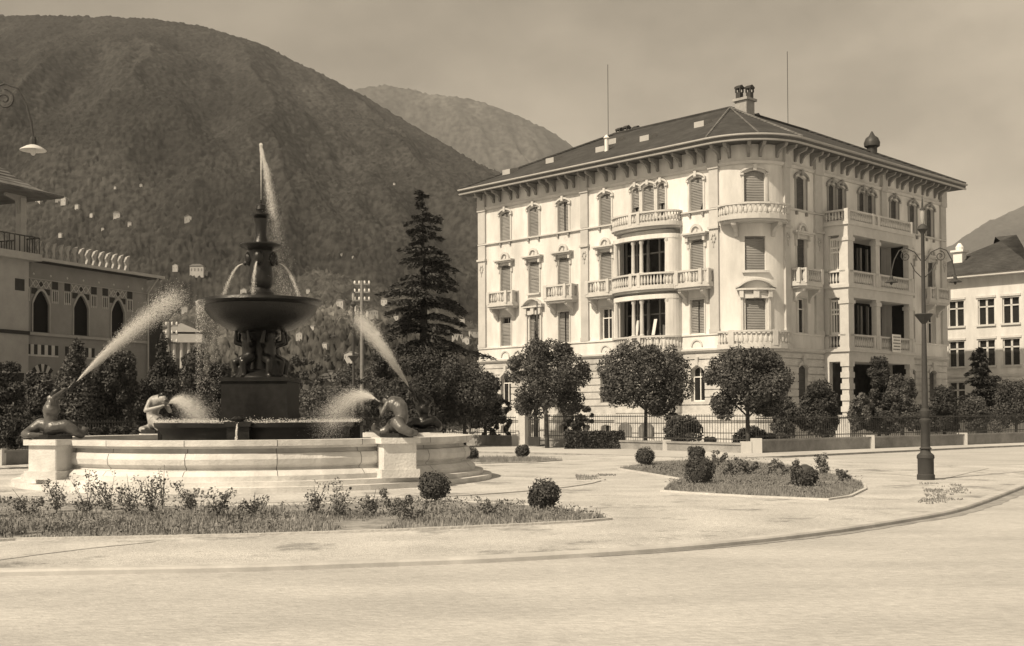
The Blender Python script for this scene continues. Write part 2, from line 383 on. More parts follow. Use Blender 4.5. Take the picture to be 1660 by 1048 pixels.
# ground floor in stone courses
mb = MB(FR)
zc = 0.0; k = 0
courses = []
while zc < 4.9:
    h = .56 if zc < 1.3 else .42
    z1 = min(zc+h, 4.95)
    for a, b, mx in ((S0, -A_, None), (-A_, A_, .3), (A_, S1, None)):
        dd = .12 if zc < 1.3 else .05
        o2 = [o for o in OPS if o[0] < b and o[1] > a and o[3] > zc and o[2] < z1]
        mb.plate(a, b, zc+.03, z1-.03, dd, o2, .3+dd, mx)
        mb.plate(a, b, z1-.03, z1+.03, dd-.06, [o for o in o2 if o[3] > z1-.02 and o[2] < z1+.02], .3+dd, mx)
        st = [a+(b-a)*i/(1 if mx is None else 12) for i in range((1 if mx is None else 12)+1)]
        cutS = sorted({*st, *[min(max(o[0], a), b) for o in o2], *[min(max(o[1], a), b) for o in o2]})
        for u, v in zip(cutS, cutS[1:]):
            if any(o[0] < (u+v)/2 < o[1] for o in o2) or v-u < 1e-4: continue
            for zz in (zc+.03, z1-.03): mb.face([(u, dd, zz), (v, dd, zz), (v, dd-.06, zz), (u, dd-.06, zz)])
    zc = z1; k += 1
mb.build('ground_floor_wall', 'ground_stone', BLD, recalc=False)
mb = MB(FR)
for a, b in ((S0, sy(9.9)), (sy(9.9), sx(6.2)), (sx(13.9), S1)):
    band(mb, [(0.0, 1.26), (.2, 1.26), (.2, 1.4), (.0, 1.42)], a, b)
mb.build('plinth_moulding', 'trim', BLD)
# string courses
mb = MB(FR); band(mb, [(0, 4.98), (.12, 5.0), (.22, 5.1), (.22, 5.2), (0, 5.2)], S0, sx(6.25)); band(mb, [(0, 4.98), (.12, 5.0), (.22, 5.1), (.22, 5.2), (0, 5.2)], sx(13.85), S1); mb.build('string_course', 'trim', BLD)
mb = MB(FR); band(mb, [(0, 5.2), (.08, 5.2), (.08, 5.93), (.15, 5.94), (.15, 6.03), (0, 6.03)], S0, sx(6.25)); band(mb, [(0, 5.2), (.08, 5.2), (.08, 5.93), (.15, 5.94), (.15, 6.03), (0, 6.03)], sx(13.85), S1); mb.build('parapet_band', 'plaster', BLD)
mb = MB(FR); band(mb, [(0, 12.78), (.14, 12.82), (.14, 12.9), (0, 12.92)], S0, -1.9); band(mb, [(0, 12.78), (.14, 12.82), (.14, 12.9), (0, 12.92)], 1.9, S1); mb.build('string_course', 'trim', BLD)
mb = MB(FR); band(mb, [(0, 15.12), (.1, 15.14), (.16, 15.26), (.16, 15.3), (0, 15.32)]); mb.build('frieze_moulding', 'trim', BLD)
# small corbels under sills
mb = MB(FR)
for q in WINS:
    if q['z0'] == 12.93:
        for e in (-.5, .5): c = q['s']+e*q['w']; mb = MB(FR); mb.box(c-.07, c+.07, 0, .11, 12.6, 12.78); mb.build('corbel', 'bracket', BLD)
# pilasters
def pil(s0, s1, z0=6.03, z1=16.2, m='pilaster_stone'):
    b = MB(FR); n = 4 if -A_ < (s0+s1)/2 < A_ else 1
    for u, v in (((z0, 12.78),) if z0 < 12 else ())+((12.92, 15.12),): b.box(s0, s1, -.01, .13, u, v, n)
    b.box(s0-.05, s1+.05, -.01, .19, 15.05, 15.34, n); b.box(s0, s1, -.01, .2, 15.34, 16.2, n)
    if z0 > 12: return b.build('pilaster', m, BLD)
    b.box(s0-.06, s1+.06, 0, .22, 11.75, 11.88, n); b.box(s0-.03, s1+.03, 0, .17, 6.03, 6.25, n)
    c = (s0+s1)/2
    for a in range(6):      # festoon below the cap
        t = math.pi*2*a/6; b.box(c+.13*math.cos(t)-.05, c+.13*math.cos(t)+.05, .12, .2, 11.25+.2*math.sin(t)-.05, 11.25+.2*math.sin(t)+.05)
    b.box(c-.03, c+.03, .12, .18, 10.75, 11.0)
    b.build('pilaster', m, BLD)
for y0, y1 in ((21.3, 21.98), (12.15, 12.75), (2.55, 3.15)): pil(sy(y1), sy(y0))
for x0, x1 in ((2.35, 2.85), (5.4, 6.15), (12.9, 13.5), (20.6, 21.28)): pil(sx(x0), sx(x1), 12.37 if x0 == 12.9 else 6.03)
# eaves: soffit, brackets, gutter board
OV = 1.1
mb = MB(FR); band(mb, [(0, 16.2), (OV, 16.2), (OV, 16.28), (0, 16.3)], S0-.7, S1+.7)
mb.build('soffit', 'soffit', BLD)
mb = MB(FR); band(mb, [(OV, 16.16), (OV+.08, 16.18), (OV+.1, 16.25), (OV, 16.27)], S0-.7, S1+.7); mb.build('fascia_lip', 'gutter_metal', BLD)
mb = MB(FR); band(mb, [(OV-.1, 16.28), (OV+.03, 16.28), (OV+.06, 16.41), (OV-.1, 16.41)], S0-.7, S1+.7); mb.build('fascia_board', 'shutter_dark', BLD)
mb = MB(FR); band(mb, [(OV-.1, 16.42), (OV+.1, 16.42), (OV+.19, 16.45), (OV+.19, 16.52), (OV-.1, 16.5)], S0-.7, S1+.7); mb.build('gutter', 'gutter_metal', BLD)
mb = MB()
for x0, x1, y0, y1 in ((0, wd+.6, LEN_L, LEN_L+.7), (LEN_R, LEN_R+.7, 0, wd+.6)): mb.box(x0, x1, y0, y1, 16.2, 16.5)
mb.build('end_eaves', 'gutter_metal', BLD)
mb = MB(FR); br = []
s = S0+.45; i = 0
while s < S1-.2:
    br.append(s); s += (.62 if i % 2 else 1.02); i += 1
for c in br:
    w_ = .075; prof = [(0, 15.5), (.1, 15.52), (.16, 15.72), (.36, 15.92), (.75, 16.02), (.85, 16.19), (0, 16.19)]
    mb = MB(FR); rs = [[mb.V(c+e, d, z) for d, z in prof] for e in (-w_, w_)]
    mb.f += [rs[0][::-1], rs[1]]
    for q in range(len(prof)): r_ = (q+1) % len(prof); mb.f.append([rs[0][q], rs[1][q], rs[1][r_], rs[0][r_]])
    mb.build('eaves_bracket', 'bracket', BLD)
# windows
def window(q):
    s, w_, z0, z1, rise = q['s'], q['w'], q['z0'], q['z1'], q['rise']; a, b = s-w_/2, s+w_/2; k = q['kind']
    nb = 4 if abs(s) < 1 else 1
    m = MB(FR)
    for u, v, c, e in ((a, a+.06, z0, z1), (b-.06, b, z0, z1), (a+.06, b-.06, z0, z0+.07), (a+.06, b-.06, z1-.07, z1), (s-.03, s+.03, z0+.07, z1-.07)): m.box(u, v, -.27, -.22, c, e)
    if k == 'glass' or k.startswith('half'): m.box(a+.06, b-.06, -.265, -.225, z1-.62, z1-.56)
    W = m.build('window', 'white_paint' if k == 'glass' else 'shutter', BLD)
    g = MB(FR); g.face([(a-.02, -.28, z0-.02), (b+.02, -.28, z0-.02), (b+.02, -.28, z1+.05), (a-.02, -.28, z1+.05)]); g.build('pane', 'glass', W, recalc=False)
    def sh(u, v, c, e, d0=-.2, mm='slats'):
        t = MB(FR); t.box(u, v, d0-.03, d0, c, e, nb)
        t.box(u, u+.05, d0, d0+.015, c, e); t.box(v-.05, v, d0, d0+.015, c, e); t.box(u+.05, v-.05, d0, d0+.015, (c+e)/2-.03, (c+e)/2+.03)
        return t.build('shutter', mm, W)
    if k == 'shutter': sh(a, b, z0, z1-.06 if rise else z1-.12, -.12)
    elif k == 'dark': sh(a, b, z0, z1, -.16, 'slats_dark')
    elif k == 'split': sh(a, s-.03, z0, z1-.04, -.12); sh(s+.06, b, z0, z1-.04, -.15)
    elif k == 'half': sh(a, b, z0, z1-.4, -.12)
    elif k == 'half3': sh(a, b, z0+.75, z1-.05, -.12)
    elif k == 'ajar':
        sh(a, b-.1, z0+.45, z1-.05, -.12)
        t = MB(FR); t.ext([(a, z0), (b-.3, z0), (b-.1, z0+.45), (a, z0+.45)], -.15, -.1); t.build('shutter', 'slats', W)
    st = q['style']; m = MB(FR)
    if st.startswith('hood'):
        for u, v in ((a-.13, a-.01), (b+.01, b+.13)): m.box(u, v, 0, .06, z0, z1-rise)
        n = 10; pr = []
        for i in range(n+1):
            t = i/n; xx = a-.2+(w_+.4)*t; pr.append((xx, z1-rise-.02+(rise+.16)*math.sin(math.pi*t)**.7))
        for p_, r_ in zip(pr, pr[1:]): m.ext([(p_[0], p_[1]), (r_[0], r_[1]), (r_[0], r_[1]+.11), (p_[0], p_[1]+.11)], 0, .13)
        m.box(s-.09, s+.09, 0, .18, z1+.02, z1+.34)
        m.box(a-.22, a-.02, 0, .14, z1-rise-.1, z1-rise); m.box(b+.02, b+.22, 0, .14, z1-rise-.1, z1-rise)
    elif st.startswith('entab'):
        for u in (a-.2, b+.04): m.box(u, u+.16, 0, .22, z1-.1, z1+.18); m.box(u, u+.16, 0, .09, z1-.45, z1-.1)
        m.box(a-.04, b+.04, 0, .1, z1, z1+.18)
        m.box(a-.3, b+.3, 0, .3, z1+.18, z1+.27); m.box(a-.38, b+.38, 0, .38, z1+.27, z1+.36)
        P = [(s+.42*math.cos(math.pi*i/12), z1+.36+.5*math.sin(math.pi*i/12)) for i in range(13)]; Q = [(s+.3*math.cos(math.pi*i/12), z1+.36+.36*math.sin(math.pi*i/12)) for i in range(13)]
        for i in range(12): m.ext([P[i], P[i+1], Q[i+1], Q[i]], 0, .17)
        m.ext([(s-.3, z1+.36)]+Q[::-1][1:-1]+[(s+.3, z1+.36)], 0, .06); m.box(s-.07, s+.07, .05, .13, z1+.42, z1+.6)
        if 'sill' in st: m.box(a-.12, b+.12, 0, .16, z0-.12, z0)
        for u, v in ((a-.1, a-.01), (b+.01, b+.1)): m.box(u, v, 0, .05, z0, z1-.45)
    elif st in ('fancy', 'brackets'):
        W2 = w_/2+.45; n = 14
        if st == 'fancy':
            def yy(t): u = abs(2*t-1); return (.42*math.cos(u*math.pi*.5)**1.0 if u < .62 else .42*math.cos(.31*math.pi)*max(0, 1-(u-.62)/.38)**1.6)
            pr = [(s-W2+2*W2*i/n, z1+.52+yy(i/n)) for i in range(n+1)]
            for p_, r_ in zip(pr, pr[1:]): m.ext([p_, r_, (r_[0], r_[1]+.1), (p_[0], p_[1]+.1)], 0, .34)
            m.box(s-W2, s+W2, 0, .3, z1+.42, z1+.52, nb)
            m.box(s-.14, s+.14, 0, .24, z1+.0, z1+.42); m.box(a-.15, b+.15, 0, .12, z1-.02, z1+.26, nb)
            for u in (a-.27, b+.07): m.box(u, u+.2, 0, .24, z1+.02, z1+.42); m.box(u+.04, u+.16, 0, .12, z0, z1+.02)
        else: m.box(a-.15, b+.15, 0, .15, z0-.13, z0, nb)
    elif st == 'plainarch':
        A = arc_top(a-.02, b+.02, z1+.02, rise)
        for p_, r_ in zip(A, A[1:]): m.ext([p_, r_, (r_[0], r_[1]+.2), (p_[0], p_[1]+.2)], .05, .12)
        m.box(s-.1, s+.1, .05, .18, z1+.05, z1+.5)
    elif st == 'plain':
        for u, v in ((a-.1, a-.01), (b+.01, b+.1)): m.box(u, v, 0, .05, z0, z1+.1)
        m.box(a-.01, b+.01, 0, .05, z1, z1+.1)
    if m.v: m.build('surround', 'shutter' if 'dark' in st else 'trim', W)
for q in WINS: window(q)
# arched ornaments on the parapet band
mb = MB(FR)
for s in LW+[sy(18.3), sy(15.6)]:
    for i in range(10):
        t0, t1 = math.pi*i/10, math.pi*(i+1)/10
        mb.ext([(s+.4*math.cos(t0), 5.35+.4*math.sin(t0)), (s+.4*math.cos(t1), 5.35+.4*math.sin(t1)), (s+.31*math.cos(t1), 5.35+.31*math.sin(t1)), (s+.31*math.cos(t0), 5.35+.31*math.sin(t0))], .08, .14)
mb.build('parapet_ornament', 'trim', BLD)
# balcony: path of (s,d) from wall to wall
BPROF = [(.035, 0), (.035, .05), (.07, .12), (.075, .24), (.04, .42), (.035, .5), (.05, .55)]
def balcony(path, zs, ht=.85, slab=.16, posts=None, parent=None, name='balcony', fr=FR, under=True, m='trim', sp=.21, brk=(), wall0=True, solid=0.):
    dens = []
    B = MB(fr); poly = [(p[0], p[1]) for p in path]
    if under:
        for (o, z0, z1) in ((0, zs-slab, zs), (-.1, zs-slab-.12, zs-slab)):
            cx = sum(p[0] for p in poly)/len(poly)
            pp = [(p[0]-math.copysign(min(abs(o), abs(p[0]-cx)), p[0]-cx) if o else p[0], max(p[1]+o, -.005) if p[1] > .05 else p[1]) for p in poly]
            B.prism([(x, max(y, 0.0) if y > -.3 else y) for x, y in pp], z0, z1)
    ob = B.build(name, m, parent or BLD)
    # inset line for the railing
    pth = [Vector(p) for p in path]; L = [0]
    for a, b in zip(pth, pth[1:]): L.append(L[-1]+(b-a).length)
    def pos(t):
        for i in range(len(L)-1):
            if t <= L[i+1]+1e-9: return pth[i].lerp(pth[i+1], (t-L[i])/max(L[i+1]-L[i], 1e-6))
        return pth[-1]
    def prof(o0, o1, z0, z1): return [(o0, z0), (o1, z0), (o1, z1), (o0, z1)]
    P2 = [tuple(p) for p in pth]
    sg = 1
    r = MB(fr); r.sweep(P2, prof(.02, .2, zs, zs+.1+solid)); r.sweep(P2, prof(-.0, .22, zs+ht-.1, zs+ht)); r.build('rail', m, ob)
    bl = MB(fr); n = max(2, int(L[-1]/sp)); kz = (ht-.2-solid)/.55
    for i in range(n+1):
        c = pos(L[-1]*i/n); c2 = pos(min(L[-1]*i/n+.02, L[-1])); c1 = pos(max(L[-1]*i/n-.02, 0)); d = (c2-c1).normalized(); nn = Vector((d.y, -d.x)); c = c+nn*.11
        bl.lathe(c.x, c.y, [(r_, zs+.1+solid+z_*kz) for r_, z_ in BPROF], 6, cap=False)
    bl.build('balusters', m, ob)
    for t in (posts if posts is not None else [0.0]+[L[i] for i in range(1, len(L)-1)]+[L[-1]]):
        c = pos(t); c2 = pos(min(t+.02, L[-1])); c1 = pos(max(t-.02, 0)); d = (c2-c1).normalized(); nn = Vector((d.y, -d.x)); c = c+nn*.1
        ps = MB(fr); ps.box(c.x-.11, c.x+.11, c.y-.11, c.y+.11, zs+.003, zs+ht+.02); ps.build('post', m, ob)
    if brk:
        for (c, dep) in brk:
            k = MB(fr)
            prf = [(0, zs-1.0), (.12, zs-.98), (.16, zs-.75), (.3, zs-.6), (dep*.8, zs-.42), (dep*.85, zs-slab-.12), (0, zs-slab-.12)]
            rs = [[k.V(c+e, d, z) for d, z in prf] for e in (-.1, .1)]; k.f += [rs[0][::-1], rs[1]]
            for q in range(len(prf)): r_ = (q+1) % len(prf); k.f.append([rs[0][q], rs[1][q], rs[1][r_], rs[0][r_]])
            k.build('bracket', m, ob)
    return ob
# path runs so that its right-hand side is the inside: left wall point -> out -> right wall point
for i in (0, 2, 3, 4):
    s = LW[i]; balcony([(s-1.2, 0), (s-1.2, .55), (s-.85, .85), (s+.85, .85), (s+1.2, .55), (s+1.2, 0)], 8.75, ht=.8, brk=((s-.75, .8), (s+.75, .8)))
def bowpath(s0, s1, dep, n=14, d0=0.):
    m = (s0+s1)/2; h = (s1-s0)/2; return [(m-h*math.cos(math.pi*i/n), d0+dep*math.sin(math.pi*i/n)**.75) for i in range(n+1)]
balcony(bowpath(-1.95, 1.95, 1.05), 12.18, ht=.72, posts=[], brk=((-1.0, .9), (1.0, .9)), sp=.19)
balcony(bowpath(-2.1, 2.1, .9), 5.25, ht=.82, posts=[.0, 1.35, 3.2, 4.6], sp=.2)
x = sx(4.1); balcony([(x-1.15, 0), (x-1.15, .55), (x-.8, .85), (x+.8, .85), (x+1.15, .55), (x+1.15, 0)], 8.75, ht=.8, brk=((x-.75, .8), (x+.75, .8)))
x = sx(19.3); balcony([(x-1.3, 0), (x-1.3, .55), (x-.85, .85), (x+.85, .85), (x+1.3, .55), (x+1.3, 0)], 8.75, ht=.8, brk=((x-.75, .8), (x+.75, .8)))
# bow loggia on the left front
bs0, bs1, BD = sy(9.85), sy(5.15), 1.25
bow = bowpath(bs0, bs1, BD, 24)
def pier_wall(z0, z1, i0, i1, nm):
    m = MB(FR); m.sweep(bow[i0:i1+1], [(.0, z0), (.3, z0), (.3, z1), (0, z1)]); return m.build(nm, 'plaster', BLD)
for z0, z1 in ((5.2, 8.35), (8.75, 11.75)):
    pier_wall(z0, z1, 0, 5, 'loggia_pier'); pier_wall(z0, z1, 19, 24, 'loggia_pier')
    cm = MB(FR)
    cm.sweep(bow, [(-.02, z1-.25), (.32, z1-.25), (.32, z1), (-.02, z1)]); cm.build('loggia_beam', 'plaster', BLD)
    for cs in (-.3, .3):
        m = MB(FR); cx = (bs0+bs1)/2+cs; cy = BD-.2; b0 = z0+.8
        m.lathe(cx, cy, [(.16, b0), (.16, b0+.08), (.12, b0+.12), (.115, b0+1.0), (.095, z1-.5), (.14, z1-.42), (.14, z1-.25)], 12); m.box(cx-.17, cx+.17, cy-.17, cy+.17, z0, b0)
        m.build('column', 'trim', BLD, smooth=True)
    for e in (bow[5], bow[19]):
        m = MB(FR); m.lathe(e[0], e[1]-.15, [(.16, z0+.7), (.13, z0+.8), (.115, z1-.5), (.15, z1-.42), (.15, z1-.25)], 12); m.build('column', 'trim', BLD, smooth=True)
    m = MB(FR); m.lathe((bs0+bs1)/2-.35, -.35, [(.1, z0), (.1, z1-.3)], 8); m.build('inner_column', 'shutter', BLD)
for zz, ht in ((5.2, .82), (8.78, .8), (12.35, .72)):
    big = bowpath(bs0-.1, bs1+.1, BD+.15, 24)
    balcony(big, zz, ht=ht, posts=[2.9, 3.5], sp=.2, slab=.14)
m = MB(FR); z = 0
while z < 4.9:
    zz = min(z+(.56 if z < 1.3 else .42), 4.97); m.prism(bowpath(bs0, bs1, BD+(.1 if z < 1.3 else 0), 24), z, zz-.05); m.prism(bowpath(bs0+.05, bs1-.05, BD-.05, 24), zz-.05, zz); z = zz
m.build('bow_base', 'ground_stone', BLD)
m = MB(FR)
for c in (-.75, .75):
    cc = (bs0+bs1)/2+c; A = arc_top(cc-.5, cc+.5, 1.15, .3)
    m.ext([(cc-.5, .35)]+[(cc+.5, .35)]+A[::-1], BD-.05, BD+.125)
m.build('basement_window', 'interior', BLD)
m = MB(FR); m.prism([(bs0+.1, .0)]+bowpath(bs0+.4, bs1-.4, BD-.4, 12)+[(bs1-.1, 0)], 11.8, 12.05); m.build('bow_cornice', 'trim', BLD)
for u, ss in ((.35, 1), (.62, -1)):    # sun blinds leaning in the first-floor bow
    c = bs0+(bs1-bs0)*u; m = MB(FR); m.ext([(c, 6.1), (c+.22, 6.1), (c+.22+.2, 7.0), (c+.2, 7.0)], .5, .53); m.build('blind', 'white_paint', BLD)
# square loggia on the right front
X0, X1, LD = 6.3, 13.8, 1.6; a0, a1 = sx(X0), sx(X1)
for nm, z0, z1 in (('floor_slab', 4.95, 5.22), ('floor_slab', 8.55, 8.82), ('floor_slab', 12.08, 12.36)):
    m = MB(FR); m.prism([(a0-.1, 0), (a0-.1, LD+.1), (a1+.1, LD+.1), (a1+.1, 0)], z0+.1, z1); m.prism([(a0, 0), (a0, LD), (a1, LD), (a1, 0)], z0-.45, z0+.1); m.build(nm, 'trim', BLD)
for z0, z1, rust in ((1.35, 4.5, True), (5.22, 8.1, False), (8.82, 11.63, False)):
    for c0, c1, dp in ((a0, a0+.6, .55), (sx(9.4), sx(9.85), .32), (a1-.5, a1, .36)):
        m = MB(FR)
        if rust:
            z = z0; i = 0
            while z < z1-.01:
                zz = min(z+.32, z1); e = 0 if i % 2 else -.07; m.box(c0-e*0+(-e if 0 else 0)+(.0 if i % 2 else .06), c1-(.0 if i % 2 else .06), LD-dp+(.0 if i % 2 else .06), LD-(.0 if i % 2 else .06), z, zz); z = zz; i += 1
        else: m.box(c0, c1, LD-dp, LD, z0, z1-.35); m.box(c0-.06, c1+.06, LD-dp-.06, LD+.06, z1-.35, z1-.15); m.box(c0, c1, LD-dp, LD, z1-.15, z1)
        m.build('pier', 'trim', BLD)
    for c0, c1 in ((a0, a0+.35), (a1-.35, a1)):     # responds at the wall
        m = MB(FR); m.box(c0, c1, 0, .35, z0, z1); m.build('pier', 'trim', BLD)
for zz, tp in ((5.22, 0), (8.82, 0), (12.36, 1)):
    balcony([(a0, .0), (a0, LD), (a1, LD), (a1, 0)], zz, ht=.82 if not tp else .7, under=False, posts=[0, LD, LD+2.9, LD+3.5, LD+a1-a0, 2*LD+a1-a0], name='loggia_parapet', sp=.2)
m = MB(FR); m.prism([(a0-.05, 0), (a0-.05, LD+.05), (a1+.05, LD+.05), (a1+.05, 0)], 0, 1.35); m.prism([(a0-.1, 0), (a0-.1, LD+.12), (a1+.1, LD+.12), (a1+.1, 0)], 1.35, 1.5); m.build('loggia_base', 'ground_stone', BLD)
# glazed screens in the left side of the loggia
def side(z0, z1, dense):
    Fs = lambda u, d, z: FR(a0+.3-d, u, z)
    m = MB(Fs); u0, u1 = .36, LD-.56; n = 5 if dense else 4
    for i in range(n+1): c = u0+(u1-u0)*i/n; wv = .05 if i in (0, n) else (.04 if i % 2 else .025); m.box(c-wv, c+wv, -.04, .04, z0, z1)
    for z, h in ((z0, .08), (z1-.5, .05), (z1-.75, .05), (z1, .06)): m.box(u0-.05, u1+.05, -.05, .05, z-h, z+h)
    W = m.build('window', 'white_paint', BLD)
    g = MB(Fs); g.face([(u0, -.06, z0), (u1, -.06, z0), (u1, -.06, z1), (u0, -.06, z1)]); g.build('pane', 'shutter' if dense else 'glass', W, recalc=False)
side(6.1, 7.95, False); side(9.65, 11.45, True)
for z0, z1 in ((1.5, 4.5), (5.22, 8.1), (8.82, 11.63)):
    m = MB(FR); m.box(a1-.3, a1-.22, .351, LD-.37, z0, z1); m.build('dark_infill', 'glass', BLD)  # added dark panel closing the right side to deepen the loggia's shade
for z0, z1 in ((5.25, 8.2), (8.85, 11.7)):     # dark doors set back in the open recess
    for k in range(7):
        u = sx(7.0)+k*(sx(13.4)-sx(7.0))/6.; m = MB(FR); m.box(u-.05, u+.05, -1.3, -1.22, z0, z1); m.build('door_frame', 'shutter', BLD)
for z0, z1 in ((5.25, 8.3), (8.8, 11.75)):
    for k in range(6):
        u = sy(9.6)+k*(sy(5.4)-sy(9.6))/5.; m = MB(FR); m.box(u-.05, u+.05, -.5, -.42, z0, z1); m.build('door_frame', 'shutter', BLD)
    m = MB(FR); m.box(sy(9.6), sy(5.4), -.49, -.43, z0+2.1, z0+2.18); m.build('door_frame', 'shutter', BLD)
for z0, z1 in ((9.6, 11.3), (6.0, 7.8)):
    m = MB(FR); m.box(sx(11.2), sx(11.35), -.5, -.4, z0-.8, z1+.2); m.box(sx(8.0), sx(8.15), -.5, -.4, z0-.8, z1+.2); m.box(sx(12), sx(12.1), -.5, -.4, z0-.8, z1+.2); m.build('inner_frame', 'shutter', BLD)
# painted notice hung on the first-floor parapet
m = MB(FR); c = sx(11.45); m.box(c-.55, c+.45, LD+.14, LD+.17, 5.15, 6.2); NB = m.build('notice_board', 'white_paint', BLD)
m = MB(FR)
rr_ = random.Random(4)
for i, z in enumerate((6.05, 5.87, 5.69, 5.51, 5.33)):
    u = c-.46+(.05 if i % 2 else .0)
    while u < c+.34:
        L_ = rr_.uniform(.05, .12); m.box(u, min(u+L_, c+.38), LD+.17, LD+.174, z-.045, z+.03); u += L_+.035
m.build('lettering', 'iron', NB)
# plants on the top terrace rail
for c, r_ in ((sx(9.2), .25), (sx(11.9), .3), (sx(13.3), .28)):
    pass
# roof
EX0 = -(OV+.15)
def ridge_of(x, y):
    if x < 6.1 and y >= 6.1 - 1e-6: return (6.1, min(max(y, 6.1), RE_L))
    return (min(max(x, 6.1), RE_R), 6.1)
ZR, ZE = 20.1, 16.5; RE_L, RE_R = LEN_L+.7-7.3, LEN_R+.7-7.3
mb = MB(); ring = []
st = [S0-.7, -A_-3.6]+[-A_+2*A_*i/16 for i in range(17)]+[A_+3.6, S1+.7]
for s in st: ring.append(FR(s, OV+.18, ZE)[:2])
cor = (6.1, 6.1)
tops = []
for (x, y), s in zip(ring, st):
    tops.append((6.1, min(max(y, 6.1), RE_L)) if s < -A_-.01 else ((min(max(x, 6.1), RE_R), 6.1) if s > A_+.01 else cor))
for i in range(len(ring)-1):
    a, b, c, e = ring[i], ring[i+1], tops[i+1], tops[i]
    if c == e: mb.face([(*a, ZE), (*b, ZE), (*c, ZR)])
    else: mb.face([(*a, ZE), (*b, ZE), (*c, ZR), (*e, ZR)])
bk = 13.4; yL = LEN_L+.7; xR = LEN_R+.7
mb.face([(ring[0][0], yL, ZE), (bk, yL, ZE), (6.1, RE_L, ZR)])
mb.face([(bk, yL, ZE), (bk, bk, ZE), (6.1, 6.1, ZR), (6.1, RE_L, ZR)])
mb.face([(bk, bk, ZE), (xR, bk, ZE), (RE_R, 6.1, ZR), (6.1, 6.1, ZR)])
mb.face([(xR, bk, ZE), (xR, ring[-1][1], ZE), (RE_R, 6.1, ZR)])
ROOF = mb.build('roof', 'tiles', BLD, recalc=False)
m = MB()
def ridgeline(p, q, n=1): m.tube([p, q], .11, 6)
ridgeline((6.1, RE_L, ZR+.03), (6.1, 6.1, ZR+.03)); ridgeline((6.1, 6.1, ZR+.03), (RE_R, 6.1, ZR+.03)); ridgeline((6.1, RE_L, ZR+.02), (ring[0][0]+.1, yL-.1, ZE+.05)); ridgeline((RE_R, 6.1, ZR+.02), (xR-.1, ring[-1][1]+.1, ZE+.05))
m.build('ridge_tiles', 'tiles', ROOF)
m = MB()
for s in (-A_, A_): p = FR(s, OV+.1, ZE+.05); m.tube([p, (6.1, 6.1, ZR+.05)], .08, 6)
m.tube([FR(0, OV+.1, ZE+.05), (6.1, 6.1, ZR+.05)], .05, 6)
m.build('hip_tiles', 'tiles_light', ROOF)
def zroofL(x): return ZE+(x-EX0)*(ZR-ZE)/(6.1-EX0)
for y, x in ((19.9, .9), (16.6, 1.6), (12.4, 1.7), (9.2, 2.1), (5.6, 2.7), (12.9, 3.4)):
    z = zroofL(x); k = (ZR-ZE)/(6.1-EX0); m = MB()
    for y0, y1 in ((y-.35, y+.35),):
        v = [(x-.4, y0, z-.4*k), (x+.4, y0, z+.4*k), (x+.4, y1, z+.4*k), (x-.4, y1, z-.4*k)]
        up = [(a, b, c+(.34 if i in (0, 3) else .16)) for i, (a, b, c) in enumerate(v)]
        ids = [m.V(*p) for p in v]+[m.V(*p) for p in up]
        m.f += [[ids[4], ids[5], ids[6], ids[7]]]+[[ids[i], ids[(i+1) % 4], ids[4+(i+1) % 4], ids[4+i]] for i in range(4)]
    sk = m.build('skylight', 'gutter_metal', ROOF)
m = MB(); z = zroofL(1.2); m.lathe(1.2, 11.75, [(.13, z-.1), (.12, z+.75), (.2, z+.78), (.02, z+1.0)], 8); m.build('vent_pipe', 'white_paint', ROOF)
def chimney(x, y, zb, w_, h, pots):
    m = MB(); m.box(x-w_, x+w_, y-w_, y+w_, zb, zb+h); m.box(x-w_-.12, x+w_+.12, y-w_-.12, y+w_+.12, zb+h, zb+h+.15)
    c = m.build('chimney', 'chimney', ROOF)
    for (px_, py_, ph) in pots:
        m = MB(); z = zb+h+.15
        m.box(x+px_-.16, x+px_+.16, y+py_-.16, y+py_+.16, z, z+ph*.55)
        for e in ((-1, -1), (-1, 1), (1, -1), (1, 1)): m.box(x+px_+e[0]*.15-.04, x+px_+e[0]*.15+.04, y+py_+e[1]*.15-.04, y+py_+e[1]*.15+.04, z+ph*.55, z+ph*.85)
        m.box(x+px_-.22, x+px_+.22, y+py_-.22, y+py_+.22, z+ph*.85, z+ph)
        m.ext([(x+px_-.22, z+ph), (x+px_+.22, z+ph), (x+px_, z+ph+.12)], y+py_-.2, y+py_+.2)
        m.build('chimney_pot', 'iron', c)
chimney(6.9, 5.6, 19.2, .42, 1.35, ((.22, -.22, .75), (-.22, .22, .75)))
chimney(9.9, 7.2, 19.0, .45, .9, ((.25, -.2, .5), (-.25, .2, .4)))
chimney(6.9, 15.2, 19.2, .3, .75, ((.1, -.15, .6), (-.1, .3, .5))); chimney(6.6, 13.9, 19.4, .22, .5, ((0, 0, .35),))
m = MB(); m.lathe(17.8, 3.2, [(.3, 17.6), (.33, 19.0), (.5, 19.1), (.52, 19.35), (.4, 19.65), (.2, 19.8), (.04, 20.1)], 12); m.build('ventilator', 'iron', ROOF, smooth=True)
for p in ((6.1, 15.9), (12.4, 6.1)):
    m = MB(); m.tube([(p[0], p[1], 20.0), (p[0], p[1], 24.9)], .022, 5); m.build('lightning_rod', 'iron', ROOF)

